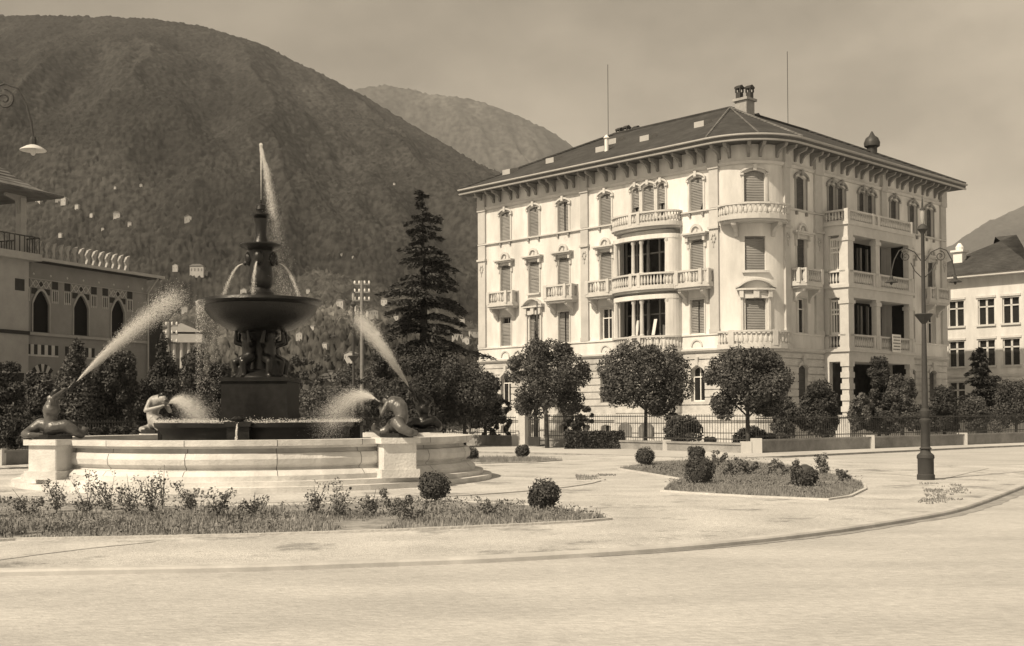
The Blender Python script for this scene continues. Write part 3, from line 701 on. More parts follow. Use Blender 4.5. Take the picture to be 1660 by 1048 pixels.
# ------------------------------------------------------------------ fountain
FX, FY = -6.56, 31.0
FT = empty('fountain', (FX, FY, 0), 0, 'monumental tiered fountain with pale stone basin and dark bronze bowls spouting water', 'fountain')
def ring_poly(r, n=72): return [(r*math.cos(2*math.pi*k/n), r*math.sin(2*math.pi*k/n)) for k in range(n)]
HP = 3.92            # pier offset from the axis
def lobe(off):       # quatrefoil-like outline, counter-clockwise from the right-hand front pier
    P = []
    h = 3.45; sag = 1.5; Rr = (h*h+sag*sag)/(2*sag); cxx = HP-.05+sag-Rr; Rr += off; a = math.asin(min(.999, h/(Rr-off)))
    for q in range(4):
        for i in range(17):
            t = -a+2*a*i/16; x, y = cxx+Rr*math.cos(t), Rr*math.sin(t); c, s_ = math.cos(q*math.pi/2), math.sin(q*math.pi/2); P.append((x*c-y*s_, x*s_+y*c))
    return P
def ringwall(mb, outer, inner, z0, z1):
    n = len(outer); I = [[mb.V(*outer[k], z0), mb.V(*outer[k], z1), mb.V(*inner[k], z1), mb.V(*inner[k], z0)] for k in range(n)]
    for k in range(n):
        j = (k+1) % n
        for q in range(4): r_ = (q+1) % 4; mb.f.append([I[k][q], I[j][q], I[j][r_], I[k][r_]])
for nm, r_, z0, z1 in (('step', 6.02, 0, .12), ('step', 5.8, .12, .23)):
    m = MB(); m.prism(ring_poly(r_), z0, z1); m.build(nm, 'fountain_stone', FT)
m = MB(); 
prof = [(.22, .23), (.22, .34), (.12, .44), (.0, .46), (-.02, .5), (.08, .58), (.1, .7), (.05, .82), (-.07, .84), (-.09, .93), (-.42, .93), (-.42, .23)]
outs = [lobe(o) for o, z in prof]; n = len(outs[0])
I = [[m.V(*outs[j][k], prof[j][1]) for j in range(len(prof))] for k in range(n)]
for k in range(n):
    for q in range(len(prof)): r_ = (q+1) % len(prof); j = (k+1) % n; m.f.append([I[k][q], I[j][q], I[j][r_], I[k][r_]])
m.build('basin_wall', 'fountain_stone', FT)
m = MB()
for k in range(2, n, 4):
    P_ = [(o+.004, z) for o, z in prof[1:10]]+[(.134, .985), (.134, 1.112), (-.4, 1.114)]
    a, b = [(Vector(lobe(o)[k]), z) for o, z in P_], (Vector(outs[0][k])-Vector(outs[0][k-1])).normalized()*.006
    for (p, z0), (q, z1) in zip(a, a[1:]): m.face([(p.x-b.x, p.y-b.y, z0), (p.x+b.x, p.y+b.y, z0), (q.x+b.x, q.y+b.y, z1), (q.x-b.x, q.y-b.y, z1)])
m.build('stone_joints', 'villa_dark', FT, recalc=False)
m = MB(); ringwall(m, lobe(.13), lobe(-.45), .985, 1.11); ringwall(m, lobe(.06), lobe(-.4), .93, .985); m.build('coping', 'fountain_stone', FT)
m = MB(); m.prism(lobe(-.43), .3, .86); m.build('water', 'water', FT)
for (sx_, sy_) in ((-1, -1), (1, -1), (-1, 1), (1, 1)):
    m = MB(); c = (sx_*(HP-.02), sy_*(HP-.02))
    def rp(h, z0, z1, ch=.12):
        pts = [(-h, -h+ch), (-h+ch, -h), (h-ch, -h), (h, -h+ch), (h, h-ch), (h-ch, h), (-h+ch, h), (-h, h-ch)]
        a = R(20)*(1 if sx_*sy_ < 0 else -1); m.prism([(c[0]+x*math.cos(a)-y*math.sin(a), c[1]+x*math.sin(a)+y*math.cos(a)) for x, y in pts], z0, z1)
    rp(.46, .23, .42, .02); rp(.39, .42, 1.0, .02); rp(.47, 1.0, 1.13, .02)
    m.build('pier', 'fountain_stone', FT)
m = MB(); P_ = [(FX+8.9*math.cos(t), FY+8.9*math.sin(t)) for t in [math.pi*(1.08+.85*k/60) for k in range(61)]]
m.sweep(P_, [(0, -.1), (.05, -.1), (.05, .022), (0, .022)]); tag(m.build('paving_edge', 'kerb'), kind='structure')
# inner dark basin with lobed rim, front and side spout posts
def lobed(r, amp=.1, n=64): return [((r*(1-amp*abs(math.cos(2*t))**6))*math.cos(t), (r*(1-amp*abs(math.cos(2*t))**6))*math.sin(t)) for t in [2*math.pi*k/n for k in range(n)]]
m = MB(); pr = [(2.5, .6), (2.52, 1.15), (2.6, 1.28), (2.72, 1.36), (2.74, 1.47), (2.5, 1.48), (2.42, 1.3), (2.3, 1.28)]
rs = [[m.V(x, y, z) for x, y in lobed(r_)] for r_, z in pr]
for a, b in zip(rs, rs[1:]):
    for k in range(len(a)): j = (k+1) % len(a); m.f.append([a[k], a[j], b[j], b[k]])
m.build('inner_basin', 'granite_dark', FT, smooth=True)
m = MB(); m.prism(lobed(2.45), 1.2, 1.42); m.build('water', 'water', FT)
for q in range(4):
    a = q*math.pi/2-math.pi/2+.0; m = MB(lambda x, y, z, a=a: (x*math.cos(a)-y*math.sin(a), x*math.sin(a)+y*math.cos(a), z))
    m.box(2.35, 2.62, -.27, .27, .5, 1.38); m.box(2.3, 2.7, -.32, .32, 1.38, 1.5); m.lathe(2.55, 0, [(.16, 1.5), (.2, 1.56), (.1, 1.62)], 10); m.build('spout_post', 'bronze', FT)
mat('pedestal', .014, rough=.6, var=.4, scale=5, spec=.15)
m = MB(); m.box(-.84, .84, -.84, .84, 1.2, 2.52); m.box(-.88, .88, -.88, .88, 1.2, 1.7); m.box(-.89, .89, -.89, .89, 2.52, 2.62); m.build('pedestal', 'pedestal', FT)
m = MB(); m.lathe(0, 0, [(.72, 2.62), (.66, 2.7), (.28, 2.85), (.24, 3.2), (.3, 3.55), (.5, 3.75), (.62, 3.92)], 20); m.build('central_stem', 'bronze', FT, smooth=True)
# big bowl
m = MB(); m.lathe(0, 0, [(.5, 3.78), (.85, 3.9), (1.2, 4.1), (1.4, 4.32), (1.47, 4.5), (1.56, 4.53), (1.62, 4.58), (1.6, 4.65), (1.5, 4.66), (1.42, 4.58), (1.1, 4.36), (.3, 4.3)], 56); m.build('large_bowl', 'bronze', FT, smooth=True)
m = MB(); m.lathe(0, 0, [(1.44, 4.5), (1.46, 4.63)], 48); m.build('water', 'water', FT)
m = MB(); m.lathe(0, 0, [(.36, 4.45), (.36, 4.85), (.3, 4.9), (.24, 4.98), (.3, 5.06), (.33, 5.2), (.31, 5.45), (.27, 5.7), (.33, 5.9), (.3, 5.98), (.2, 6.02)], 20); m.build('vase', 'bronze', FT, smooth=True)
for q in range(4):
    a = math.pi/4*0+q*math.pi/2; x, y = .3*math.cos(a), .3*math.sin(a); m = MB(); m.lathe(x, y, [(.02, 5.55), (.09, 5.6), (.13, 5.7), (.14, 5.82), (.08, 5.92)], 10)
    m.tube([(x, y, 5.66), (x*1.35, y*1.35, 5.64), (x*1.5, y*1.5, 5.6)], [.08, .06, .04], 8); m.build('lion_head', 'bronze', FT, smooth=True)
m = MB(); m.lathe(0, 0, [(.2, 5.95), (.42, 6.0), (.53, 6.05), (.56, 6.1), (.53, 6.13), (.4, 6.1), (.16, 6.12)], 28); m.build('small_bowl', 'bronze', FT, smooth=True)
m = MB(); m.lathe(0, 0, [(.24, 6.08), (.2, 6.2), (.15, 6.35), (.16, 6.65), (.2, 6.8), (.17, 6.84), (.27, 6.88), (.27, 6.92), (.12, 6.94), (.12, 7.0), (.15, 7.04), (.13, 7.16), (.09, 7.18), (.035, 7.2), (.03, 7.3)], 18); m.build('finial', 'bronze', FT, smooth=True)

# bodies: tapered chains fused into one continuous surface
def capsule_chain(bm, pts, rad, seg=10):
    pts = [Vector(p) for p in pts]; dense = []; 
    for i in range(len(pts)-1):
        for k in range(4): t = k/4; dense.append((pts[i].lerp(pts[i+1], t), rad[i]*(1-t)+rad[i+1]*t))
    dense.append((pts[-1], rad[-1]))
    for p, r_ in dense: bmesh.ops.create_icosphere(bm, subdivisions=2, radius=r_, matrix=Matrix.Translation(p))
    for (p, r0), (q, r1) in zip(dense, dense[1:]):
        d = q-p
        if d.length < 1e-4: continue
        M = Matrix.Translation((p+q)/2) @ d.to_track_quat('Z', 'Y').to_matrix().to_4x4()
        bmesh.ops.create_cone(bm, cap_ends=True, segments=seg, radius1=r0, radius2=r1, depth=d.length, matrix=M)
def body(name, chains, m, parent, vox=.018, sm=4):
    bm = bmesh.new()
    for pts, rad in chains: capsule_chain(bm, pts, rad)
    me = bpy.data.meshes.new(name); bm.to_mesh(me); bm.free(); o = bpy.data.objects.new(name, me); COL.objects.link(o)
    r_ = o.modifiers.new('r', 'REMESH'); r_.mode = 'VOXEL'; r_.voxel_size = vox; r_.use_smooth_shade = True
    s_ = o.modifiers.new('s', 'SMOOTH'); s_.iterations = sm; s_.factor = .5
    dg = bpy.context.evaluated_depsgraph_get(); me2 = bpy.data.meshes.new_from_object(o.evaluated_get(dg)); o.modifiers.clear(); o.data = me2; bpy.data.meshes.remove(me)
    me2.name = name; me2.materials.clear(); me2.materials.append(MT[m]); me2.polygons.foreach_set('use_smooth', [True]*len(me2.polygons))
    if parent: o.parent = parent
    return o
# four crouching bearers under the large bowl
for q in range(4):
    a = math.pi/4+q*math.pi/2
    ch = [([(.62, 0, .0), (.55, .02, .3), (.42, .0, .62), (.4, 0, .95), (.46, 0, 1.08)], [.12, .14, .17, .2, .11]),       # spine to neck
          ([(.5, 0, 1.12), (.52, 0, 1.2)], [.12, .11]),                                                          # head
          ([(.42, .12, .55), (.72, .2, .42), (.66, .2, .02), (.8, .22, .0)], [.14, .1, .07, .05]),
          ([(.42, -.12, .55), (.72, -.2, .42), (.66, -.2, .02), (.8, -.22, .0)], [.14, .1, .07, .05]),
          ([(.42, .2, .92), (.6, .36, .98), (.62, .3, 1.28)], [.09, .07, .05]), ([(.42, -.2, .92), (.6, -.36, .98), (.62, -.3, 1.28)], [.09, .07, .05])]
    fg = body('bearer_figure', ch, 'bronze', FT, .025, 3); fg.location = (0, 0, 2.64); fg.rotation_euler = (0, 0, a); fg.scale = (.92, .92, .92)
# tritons on the corner piers: +x towards the middle of the basin
def hand(c, d, up):      # palm and five fingers
    c = Vector(c); d = Vector(d).normalized(); up = Vector(up).normalized(); sd = d.cross(up).normalized(); out = [([c, c+d*.07], [.032, .03])]
    for i, (o_, L_) in enumerate(((-.028, .05), (-.01, .06), (.01, .058), (.028, .045))): b = c+d*.075+sd*o_; out.append(([b, b+d*L_*.6-up*.01, b+d*L_-up*.035], [.0105, .010, .009]))
    out.append(([c+sd*.03+d*.02, c+sd*.055+d*.05-up*.02], [.012, .010])); return out
tailsA = [([(-.02, .02, .26), (-.24, .18, .34), (-.42, .22, .22), (-.58, .08, .12), (-.5, -.14, .1), (-.24, -.2, .1)], [.16, .15, .12, .1, .075, .045]),
          ([(.0, -.06, .26), (.26, -.14, .3), (.46, -.16, .18), (.6, -.02, .1), (.7, .1, .2), (.58, .18, .3)], [.16, .15, .12, .1, .075, .04])]
A = tailsA+[([(-.02, 0, .24), (-.05, 0, .45), (-.04, 0, .66), (.0, 0, .82), (.06, 0, .92)], [.17, .14, .18, .15, .07]),
     ([(-.03, .05, .68), (-.03, -.05, .68)], [.19, .19]),
     ([(.1, 0, .99), (.13, 0, 1.04)], [.105, .1]), ([(.21, 0, 1.03), (.24, 0, 1.05)], [.03, .02]), ([(.17, .0, .98), (.2, 0, .97)], [.05, .035]),
     ([(-.01, .19, .8), (-.06, .36, .95), (.2, .2, 1.13)], [.075, .058, .038]), ([(-.01, -.19, .8), (-.04, -.36, .92), (.22, -.14, 1.12)], [.075, .058, .038])]
A += hand((.2, .19, 1.14), (1, -.8, .4), (0, .3, 1)) + hand((.22, -.13, 1.13), (1, .6, .4), (0, -.3, 1))
Bc = tailsA+[([(-.06, 0, .24), (-.2, 0, .46), (-.12, 0, .68), (.1, 0, .8), (.25, 0, .83)], [.17, .15, .18, .16, .07]),
      ([(.02, .05, .76), (.02, -.05, .76)], [.18, .18]),
      ([(.33, 0, .84), (.36, 0, .84)], [.11, .1]), ([(.46, 0, .81), (.48, 0, .8)], [.03, .02]), ([(.38, 0, .76), (.42, 0, .75)], [.05, .03]),
      ([(.06, .2, .78), (.12, .32, .55), (.42, .12, .66)], [.075, .058, .038]), ([(.06, -.2, .78), (.1, -.34, .56), (.42, -.1, .66)], [.075, .058, .038])]
Bc += hand((.43, .11, .67), (1, -.4, .3), (0, .3, 1)) + hand((.43, -.09, .67), (1, .3, .3), (0, -.3, 1))
def triton(sx_, sy_, kind, label, m='bronze_light', rot=0):
    a = math.atan2(-sy_, -sx_)+rot
    t = empty('triton_statue', (FX+sx_*HP, FY+sy_*HP, 1.13), a, label, 'statue', 'bronze tritons on the fountain piers')
    b = body('figure', A if kind == 'A' else Bc, m, t)
    hd = body('hair', [([(.06, 0, 1.06), (.1, 0, 1.1), (.0, 0, 1.0)], [.1, .09, .07])] if kind == 'A' else [([(.27, 0, .9), (.33, 0, .93), (.22, 0, .82)], [.09, .09, .07])], 'bronze', t, .02)
    m2 = MB()
    if kind == 'A': m2.tube([(.23, 0, 1.06), (.33, 0, 1.14), (.46, 0, 1.27), (.5, 0, 1.31)], [.025, .04, .07, .085], 10); m2.tube([(.3, 0, 1.06), (.36, 0, 1.1), (.4, 0, 1.16)], [.06, .07, .03], 8)
    else: m2.tube([(.46, 0, .8), (.55, 0, .8), (.68, 0, .84), (.73, 0, .86)], [.025, .04, .07, .085], 10)
    m2.build('conch', 'bronze', t, smooth=True)
    m3 = MB(); m3.prism([(.42*math.cos(k), .36*math.sin(k)) for k in [2*math.pi*i/10 for i in range(10)]], 0, .1); m3.build('rock', 'bronze', t)
    return t
triton(-1, -1, 'A', 'bronze triton kneeling upright on the near left pier, blowing a jet upwards', rot=-.35)
triton(1, 1, 'A', 'dark bronze triton with raised arms on the far right pier, half hidden', m='bronze')
triton(-1, 1, 'B', 'triton glistening with water on the far left pier behind the basin', m='wet_stone').scale = (1.15, 1.15, 1.2)
triton(1, -1, 'B', 'crouching bronze triton on the near right pier bent over its conch')

# water: many small drops thrown along real trajectories
def drops(name, P, Vd, size, label=None, cat=None, parent=None, stretch=3.):
    P = np.asarray(P); Vd = np.asarray(Vd); n = len(P); Vd = Vd/np.maximum(np.linalg.norm(Vd, axis=1, keepdims=True), 1e-6)
    q = RNG.normal(size=(n, 3)); q -= Vd*(q*Vd).sum(1, keepdims=True); q /= np.linalg.norm(q, axis=1, keepdims=True); r2 = np.cross(Vd, q); sz = (size*RNG.uniform(.5, 1.4, n))[:, None]
    V = np.stack([P+q*sz*.6, P+r2*sz*.6-q*sz*.3, P-r2*sz*.6-q*sz*.3, P+Vd*sz*stretch], 1).reshape(-1, 3)
    b = np.arange(n)[:, None]*4; Fq = np.concatenate([b+[0, 1, 2], b+[0, 3, 1], b+[1, 3, 2], b+[2, 3, 0]])
    o = npmesh(name, V, Fq, 'spray', parent)
    if label: tag(o, label, cat, 'water jets of the fountain')
    return o
def jet(n, p0, v0, tmax, spread, size, bias=1., wind=(0, 0, 0), hole=0.):
    t = tmax*RNG.random(n)**bias; w_ = RNG.normal(size=(n, 3))*spread; t_ = t[:, None]; v = np.array(v0)+w_
    P = np.array(p0)+v*t_+np.array([0, 0, -4.9])*t_**2+np.array(wind)*t_**2; return P, v+np.array([0, 0, -9.8])*t_
def to_fc(sx_, sy_): v = np.array([-sx_, -sy_])/math.sqrt(2); return v
# top jet
P1, V1 = jet(9000, (FX, FY, 7.3), (0, 0, 5.35), .52, .035, .01, 1.1); P2, V2 = jet(7000, (FX, FY, 8.72), (.08, -.05, 0), .62, .1, .01, .8, (.75, -.2, 0))
P3, V3 = jet(7000, (FX+.1, FY, 8.3), (.2, -.05, 0), .9, .16, .01, .8, (.5, 0, 0))
drops('water_jet', np.concatenate([P1, P2, P3]), np.concatenate([V1, V2, V3]), .0042, 'tall thin water jet rising from the fountain top, mist drifting right', 'water jet')
# streams from the lion heads
for i, a in enumerate((0, math.pi/2, math.pi, -math.pi/2)):
    if i == 1: continue
    v = (1.25*math.cos(a), 1.25*math.sin(a), .1); p = (FX+.45*math.cos(a), FY+.45*math.sin(a), 5.62)
    P, V = jet(2600, p, v, .44, .08, .01)
    drops('water_stream', P, V, .0042, {0: 'thin stream falling right from the upper vase into the large bowl', 2: 'thin stream falling left from the upper vase into the large bowl', 3: 'thin stream falling straight in front of the dark vase'}[i], 'water stream')
# long jets and flat sprays of the tritons
def mouth(sx_, sy_, kind, rot=0):
    a = math.atan2(-sy_, -sx_)+rot; r_, z = ((.5, 1.31) if kind == 'A' else (.74, .87)); return (FX+sx_*HP+r_*math.cos(a), FY+sy_*HP+r_*math.sin(a), 1.13+z), a
for (sx_, sy_, lab, rot, vh, vz) in ((-1, -1, 'long jet fanning up to the right from the left triton', -.2, 8.6, 9.0), (1, 1, 'jet fanning up to the left from the far right triton', 0, 7.6, 9.2)):
    p, a = mouth(sx_, sy_, 'A', -.35 if sx_ < 0 else 0); a += .0 if sx_ > 0 else .15
    P, V = jet(52000, p, (vh*math.cos(a), vh*math.sin(a), vz), .27 if sx_ < 0 else .24, .6, .01, 1.9); drops('water_jet', P, V, .0031, lab, 'water jet', stretch=8)
for (sx_, sy_, lab) in ((-1, 1, 'flat misty spray behind the basin at the left of the pedestal'), (1, -1, 'flat misty spray blown left by the near right triton')):
    p, a = mouth(sx_, sy_, 'B'); P, V = jet(42000, p, (3.6*math.cos(a), 3.6*math.sin(a), 1.4), .55, .45, .01, 1.0); drops('water_spray', P, V, .0034, lab, 'water spray', stretch=3)
# veil dripping off the large bowl, splashes on the inner basin rim
t = RNG.uniform(2.5, 3.9, 2600); P = np.stack([FX+1.62*np.cos(t), FY+1.62*np.sin(t), 4.6-3.1*RNG.random(2600)**2], 1)+RNG.normal(size=(2600, 3))*[.03, .03, 0]
drops('water_veil', P, np.tile([0, 0, -1.], (2600, 1)), .0045, 'thin veil of water dripping off the left rim of the large bowl', 'water veil', stretch=5)
t = RNG.uniform(0, 2*math.pi, 9000); rr2 = 2.35+.35*RNG.random(9000); P = np.stack([FX+rr2*np.cos(t), FY+rr2*np.sin(t), 1.46+.05*np.abs(RNG.normal(size=9000))], 1)
drops('water_splash', P, RNG.normal(size=(9000, 3)), .012, 'white splashing water along the rim of the dark inner basin', 'water splash', stretch=1.2)
P, V = jet(900, (FX+.02, FY-2.75, 1.45), (0, -.5, 0), .3, .05, .01); drops('water_stream', P, V, .009, 'short stream pouring from the front spout post of the dark inner basin', 'water stream')

# ------------------------------------------------------------------ beds
def poly_px(P, z=0): return [tuple(G(x, y)[:2]) for x, y in P]
def inpoly(poly, X, Y):
    ins = np.zeros(X.shape, bool); n = len(poly)
    for i in range(n):
        x1, y1 = poly[i]; x2, y2 = poly[(i+1) % n]; c = ((y1 > Y) != (y2 > Y)) & (X < (x2-x1)*(Y-y1)/((y2-y1)+1e-12)+x1); ins ^= c
    return ins
def scatter(poly, n):
    a = np.array(poly); lo, hi = a.min(0), a.max(0); X = RNG.uniform(lo[0], hi[0], n); Y = RNG.uniform(lo[1], hi[1], n); k = inpoly(poly, X, Y); return X[k], Y[k]
def blades(name, X, Y, h, m, lab, wd_=.007, z=.03, dens=None):
    n = len(X); hh = h*RNG.uniform(.4, 1.3, n); a = RNG.uniform(0, 2*math.pi, n); lx = np.cos(a)*hh*.5*RNG.random(n); ly = np.sin(a)*hh*.5*RNG.random(n); wx, wy = -np.sin(a)*wd_, np.cos(a)*wd_; Z = np.full(n, z)
    V = np.stack([np.stack([X-wx, Y-wy, Z], 1), np.stack([X+wx, Y+wy, Z], 1), np.stack([X+lx, Y+ly, Z+hh], 1)], 1).reshape(-1, 3)
    o = npmesh(name, V, np.arange(3*n).reshape(-1, 3), m); tag(o, lab, None, None, 'stuff'); return o
bedL = poly_px(smooth := [(-330, 905), (-150, 888), (25, 876), (200, 873), (400, 869), (560, 864), (700, 859), (850, 852), (940, 847), (985, 843), (960, 836), (915, 829), (860, 822), (790, 818), (740, 815), (640, 815), (520, 820), (400, 824), (250, 822), (100, 818), (0, 812), (-200, 800), (-400, 800)])
bedR = poly_px([(1005, 761), (1055, 769), (1108, 778), (1088, 786), (1076, 797), (1130, 801), (1220, 806), (1340, 811), (1375, 806), (1400, 794), (1398, 786), (1370, 777), (1330, 768), (1270, 757), (1200, 750), (1130, 748), (1060, 752)])
bedM = poly_px([(740, 745), (800, 743), (870, 744), (912, 747), (870, 750), (780, 752), (720, 750)])
def bed(poly, nm):
    m = MB(); m.prism(poly, .0, .025); o = m.build(nm, 'soil'); tag(o, kind='structure')
    e = MB(); e.sweep(poly if nm else poly, [(-.0, .0), (.07, .0), (.07, .035), (-.0, .035)], closed=True); tag(e.build('bed_edging', 'paving'), kind='structure')
bed(bedL, 'flower_bed'); bed(bedR, 'flower_bed'); bed(bedM, 'flower_bed')
def masked(poly, n, sc, thr, seed):
    X, Y = scatter(poly, n); k = fbm(X*sc+50, Y*sc+50, 4, seed) > thr; return X[k], Y[k]
X, Y = masked(bedL, 150000, .9, .36, 3); k = Y < 19.8; blades('grass', X[k], Y[k], .06, 'grass', 'rough grass covering the front of the near flower bed')
X, Y = masked(bedL, 40000, 1.1, .5, 5); blades('weeds', X, Y, .1, 'grass_light', 'patchy taller weeds among the roses of the near bed', .012)
X, Y = masked(bedR, 110000, .8, .3, 6); blades('grass', X, Y, .07, 'grass', 'short grass of the oval bed in front of the apartment block')
X, Y = masked(bedM, 9000, .8, .2, 7); blades('grass', X, Y, .1, 'grass', 'thin strip of grass behind the fountain')
X, Y = masked(poly_px([(1490, 783), (1560, 787), (1576, 800), (1560, 812), (1500, 822), (1480, 820), (1500, 805)]), 5000, 2.2, .5, 9); blades('grass', X, Y, .04, 'grass', 'sparse worn grass by the lamp post at the right', .02, .0)
X, Y = masked(poly_px([(930, 768), (1000, 770), (985, 783), (940, 784)]), 1600, 1.2, .5, 4); blades('grass', X, Y, .04, 'grass', 'small worn tuft in the gravel between the beds', .02, .0)
def stones(name, poly, n, lab, m='plaza', z=0., s0=.008, s1=.022):
    X, Y = scatter(poly, n); n = len(X); sz = s0+(s1-s0)*RNG.random(n)**3; a = RNG.uniform(0, 6.28, n); V = []
    for k in range(4): V.append(np.stack([X+sz*np.cos(a+k*math.pi/2)*RNG.uniform(.7, 1.2, n), Y+sz*np.sin(a+k*math.pi/2)*RNG.uniform(.7, 1.2, n), np.full(n, z)], 1))
    V.append(np.stack([X, Y, z+sz*.3], 1)); V = np.stack(V, 1).reshape(-1, 3); b = np.arange(n)[:, None]*5; Fq = np.concatenate([b+[0, 1, 4], b+[1, 2, 4], b+[2, 3, 4], b+[3, 0, 4]]); tag(npmesh(name, V, Fq, m), lab, kind='stuff')
stones('gravel', poly_px([(-100, 905), (300, 900), (900, 880), (1400, 840), (1600, 790), (1000, 760), (1000, 840), (700, 866), (-100, 885)]), 9000, 'loose gravel scattered over the square')
stones('gravel', poly_px([(-100, 1060), (1760, 1060), (1760, 830), (1300, 875), (700, 920), (-100, 945)]), 5000, 'loose grit lying on the road', 'road', -.06)
m = MB(); q = [G(-40, 914), G(60, 900), G(150, 889), G(250, 879)]; m.sweep([(p.x, p.y) for p in q], [(0, .0), (.025, .0), (.025, .006), (0, .006)]); tag(m.build('pavement_joint', 'dark_ground'), kind='structure')
m = MB(); q = [G(1372, 763), G(1420, 767), G(1480, 772), G(1527, 778), G(1560, 769), G(1600, 760)]; m.sweep([(p.x, p.y) for p in q], [(0, .0), (.05, .0), (.05, .006), (0, .006)]); tag(m.build('pavement_joint', 'dark_ground'), kind='structure')
# leaf clusters
def leaves(blobs, n, size, flat=.0, shell=.55, up=.3):
    W = np.array([b[3]**2*(b[4] if len(b) > 4 else 1) for b in blobs]); idx = RNG.choice(len(blobs), n, p=W/W.sum()); B = np.array([[b[0], b[1], b[2], b[3], (b[4] if len(b) > 4 else 1)] for b in blobs])[idx]
    d = RNG.normal(size=(n, 3)); d /= np.linalg.norm(d, axis=1, keepdims=True); r_ = (shell+(1-shell)*RNG.random(n)**.6)*RNG.normal(1, .07, n)
    P = B[:, :3]+d*B[:, 3:4]*r_[:, None]*np.stack([np.ones(n), np.ones(n), B[:, 4]], 1)
    nn = d*.7+RNG.normal(size=(n, 3))*.6+[0, 0, up]; nn /= np.linalg.norm(nn, axis=1, keepdims=True)
    a = np.cross(nn, RNG.normal(size=(n, 3))); a /= np.linalg.norm(a, axis=1, keepdims=True); b = np.cross(nn, a); sz = (size*RNG.uniform(.6, 1.3, n))[:, None]
    V = np.stack([P-a*sz*.9, P-b*sz*.45, P+a*sz*.9, P+b*sz*.45], 1).reshape(-1, 3); return V
def leafobj(name, V, m, parent=None): return npmesh(name, V, np.arange(len(V)).reshape(-1, 4), m, parent)
def trunk(name, p, h, r0, parent, limbs=5, spread=.8, m='bark', top=.5):
    mb = MB(); rnd = random.Random(int(abs(p[0]*31+p[1]*17)*10)); lean = (rnd.uniform(-.08, .08), rnd.uniform(-.08, .08))
    mb.tube([(0, 0, 0), (lean[0]*.4, lean[1]*.4, h*.5), (lean[0], lean[1], h), (lean[0]*1.4, lean[1]*1.4, h*(1+top))], [r0*1.25, r0, r0*.85, r0*.3], 8)
    for i in range(limbs):
        a = 2*math.pi*i/limbs+rnd.random(); z0 = h*rnd.uniform(.85, 1.1); L_ = spread*rnd.uniform(.7, 1.1); mb.tube([(lean[0], lean[1], z0), (L_*.5*math.cos(a), L_*.5*math.sin(a), z0+L_*.45), (L_*math.cos(a), L_*math.sin(a), z0+L_*.8)], [r0*.5, r0*.35, r0*.12], 6)
    return mb.build(name, m, parent, smooth=2)
def HZ(x): return 671.6-(x-830)*.0051
def span(pxl, pxr, yt, yb, D):
    c = at((pxl+pxr)/2, 600, D); return c.x, (pxr-pxl)/F_*D, H_+(HZ(c.x)-yb)/F_*D, H_+(HZ((pxl+pxr)/2)-yt)/F_*D
def tree(pxl, pxr, yt, yb, D, label, name='tree', cat='tree', m='leaf', n=5200, size=.075, shape='ball', group=None, tr=True, pxt=None, zb=0., seed=0, th=.09):
    x, w_, z0, z1 = span(pxl, pxr, yt, yb, D); rnd = random.Random(int(pxl*7+yt)+seed)
    t = empty(name, (x, D, zb), 0, label, cat, group); z0 -= zb; z1 -= zb; hw, hh, zm = w_/2, (z1-z0)/2, (z0+z1)/2; bl = []
    if shape == 'ball':
        bl = [(0, 0, zm, min(hw, hh)*.72)]
        for i in range(34):
            a = rnd.uniform(0, 6.28); e = rnd.uniform(-.95, 1); q = math.sqrt(max(0, 1-e*e))**.8; r_ = rnd.uniform(.14, .4)*min(hw, hh); bl.append((math.cos(a)*q*(hw-r_*.8), math.sin(a)*q*(hw-r_*.8)*.9, zm+e*(hh-r_*.75), r_))
    elif shape == 'bushy':
        for i in range(46):
            a = rnd.uniform(0, 6.28); e = rnd.random(); q = (1-.45*e*e)*rnd.uniform(.1, 1)**.6; r_ = rnd.uniform(.2, .42)*min(hw, hh*1.1); bl.append((math.cos(a)*q*(hw-r_*.8), math.sin(a)*q*(hw-r_*.8)*.8, z0+r_*.6+e*(2*hh-1.5*r_), r_))
    elif shape == 'point':
        for i in range(34):
            a = rnd.uniform(0, 6.28); e = (i+.5)/34; q = (1-e)**.75*rnd.uniform(.4, 1); r_ = hw*(.5*(1-e)+.12); bl.append((math.cos(a)*q*(hw-r_*.5), math.sin(a)*q*(hw-r_*.5), z0+e*2*hh*.96, r_, 1.5))
    elif shape == 'airy':
        for i in range(46):
            a = rnd.uniform(0, 6.28); e = rnd.random(); q = rnd.random()**.5; r_ = rnd.uniform(.1, .2)*min(hw, hh); bl.append((math.cos(a)*q*(hw-r_), math.sin(a)*q*(hw-r_), z0+r_+e*(2*hh-2*r_), r_))
    leafobj('crown', leaves(bl, int(n*2.3), size), m, t)
    if tr: trunk('trunk', (x, D), max(z0, .5)+hh*.25, th, t, spread=hw*.6)
    return t

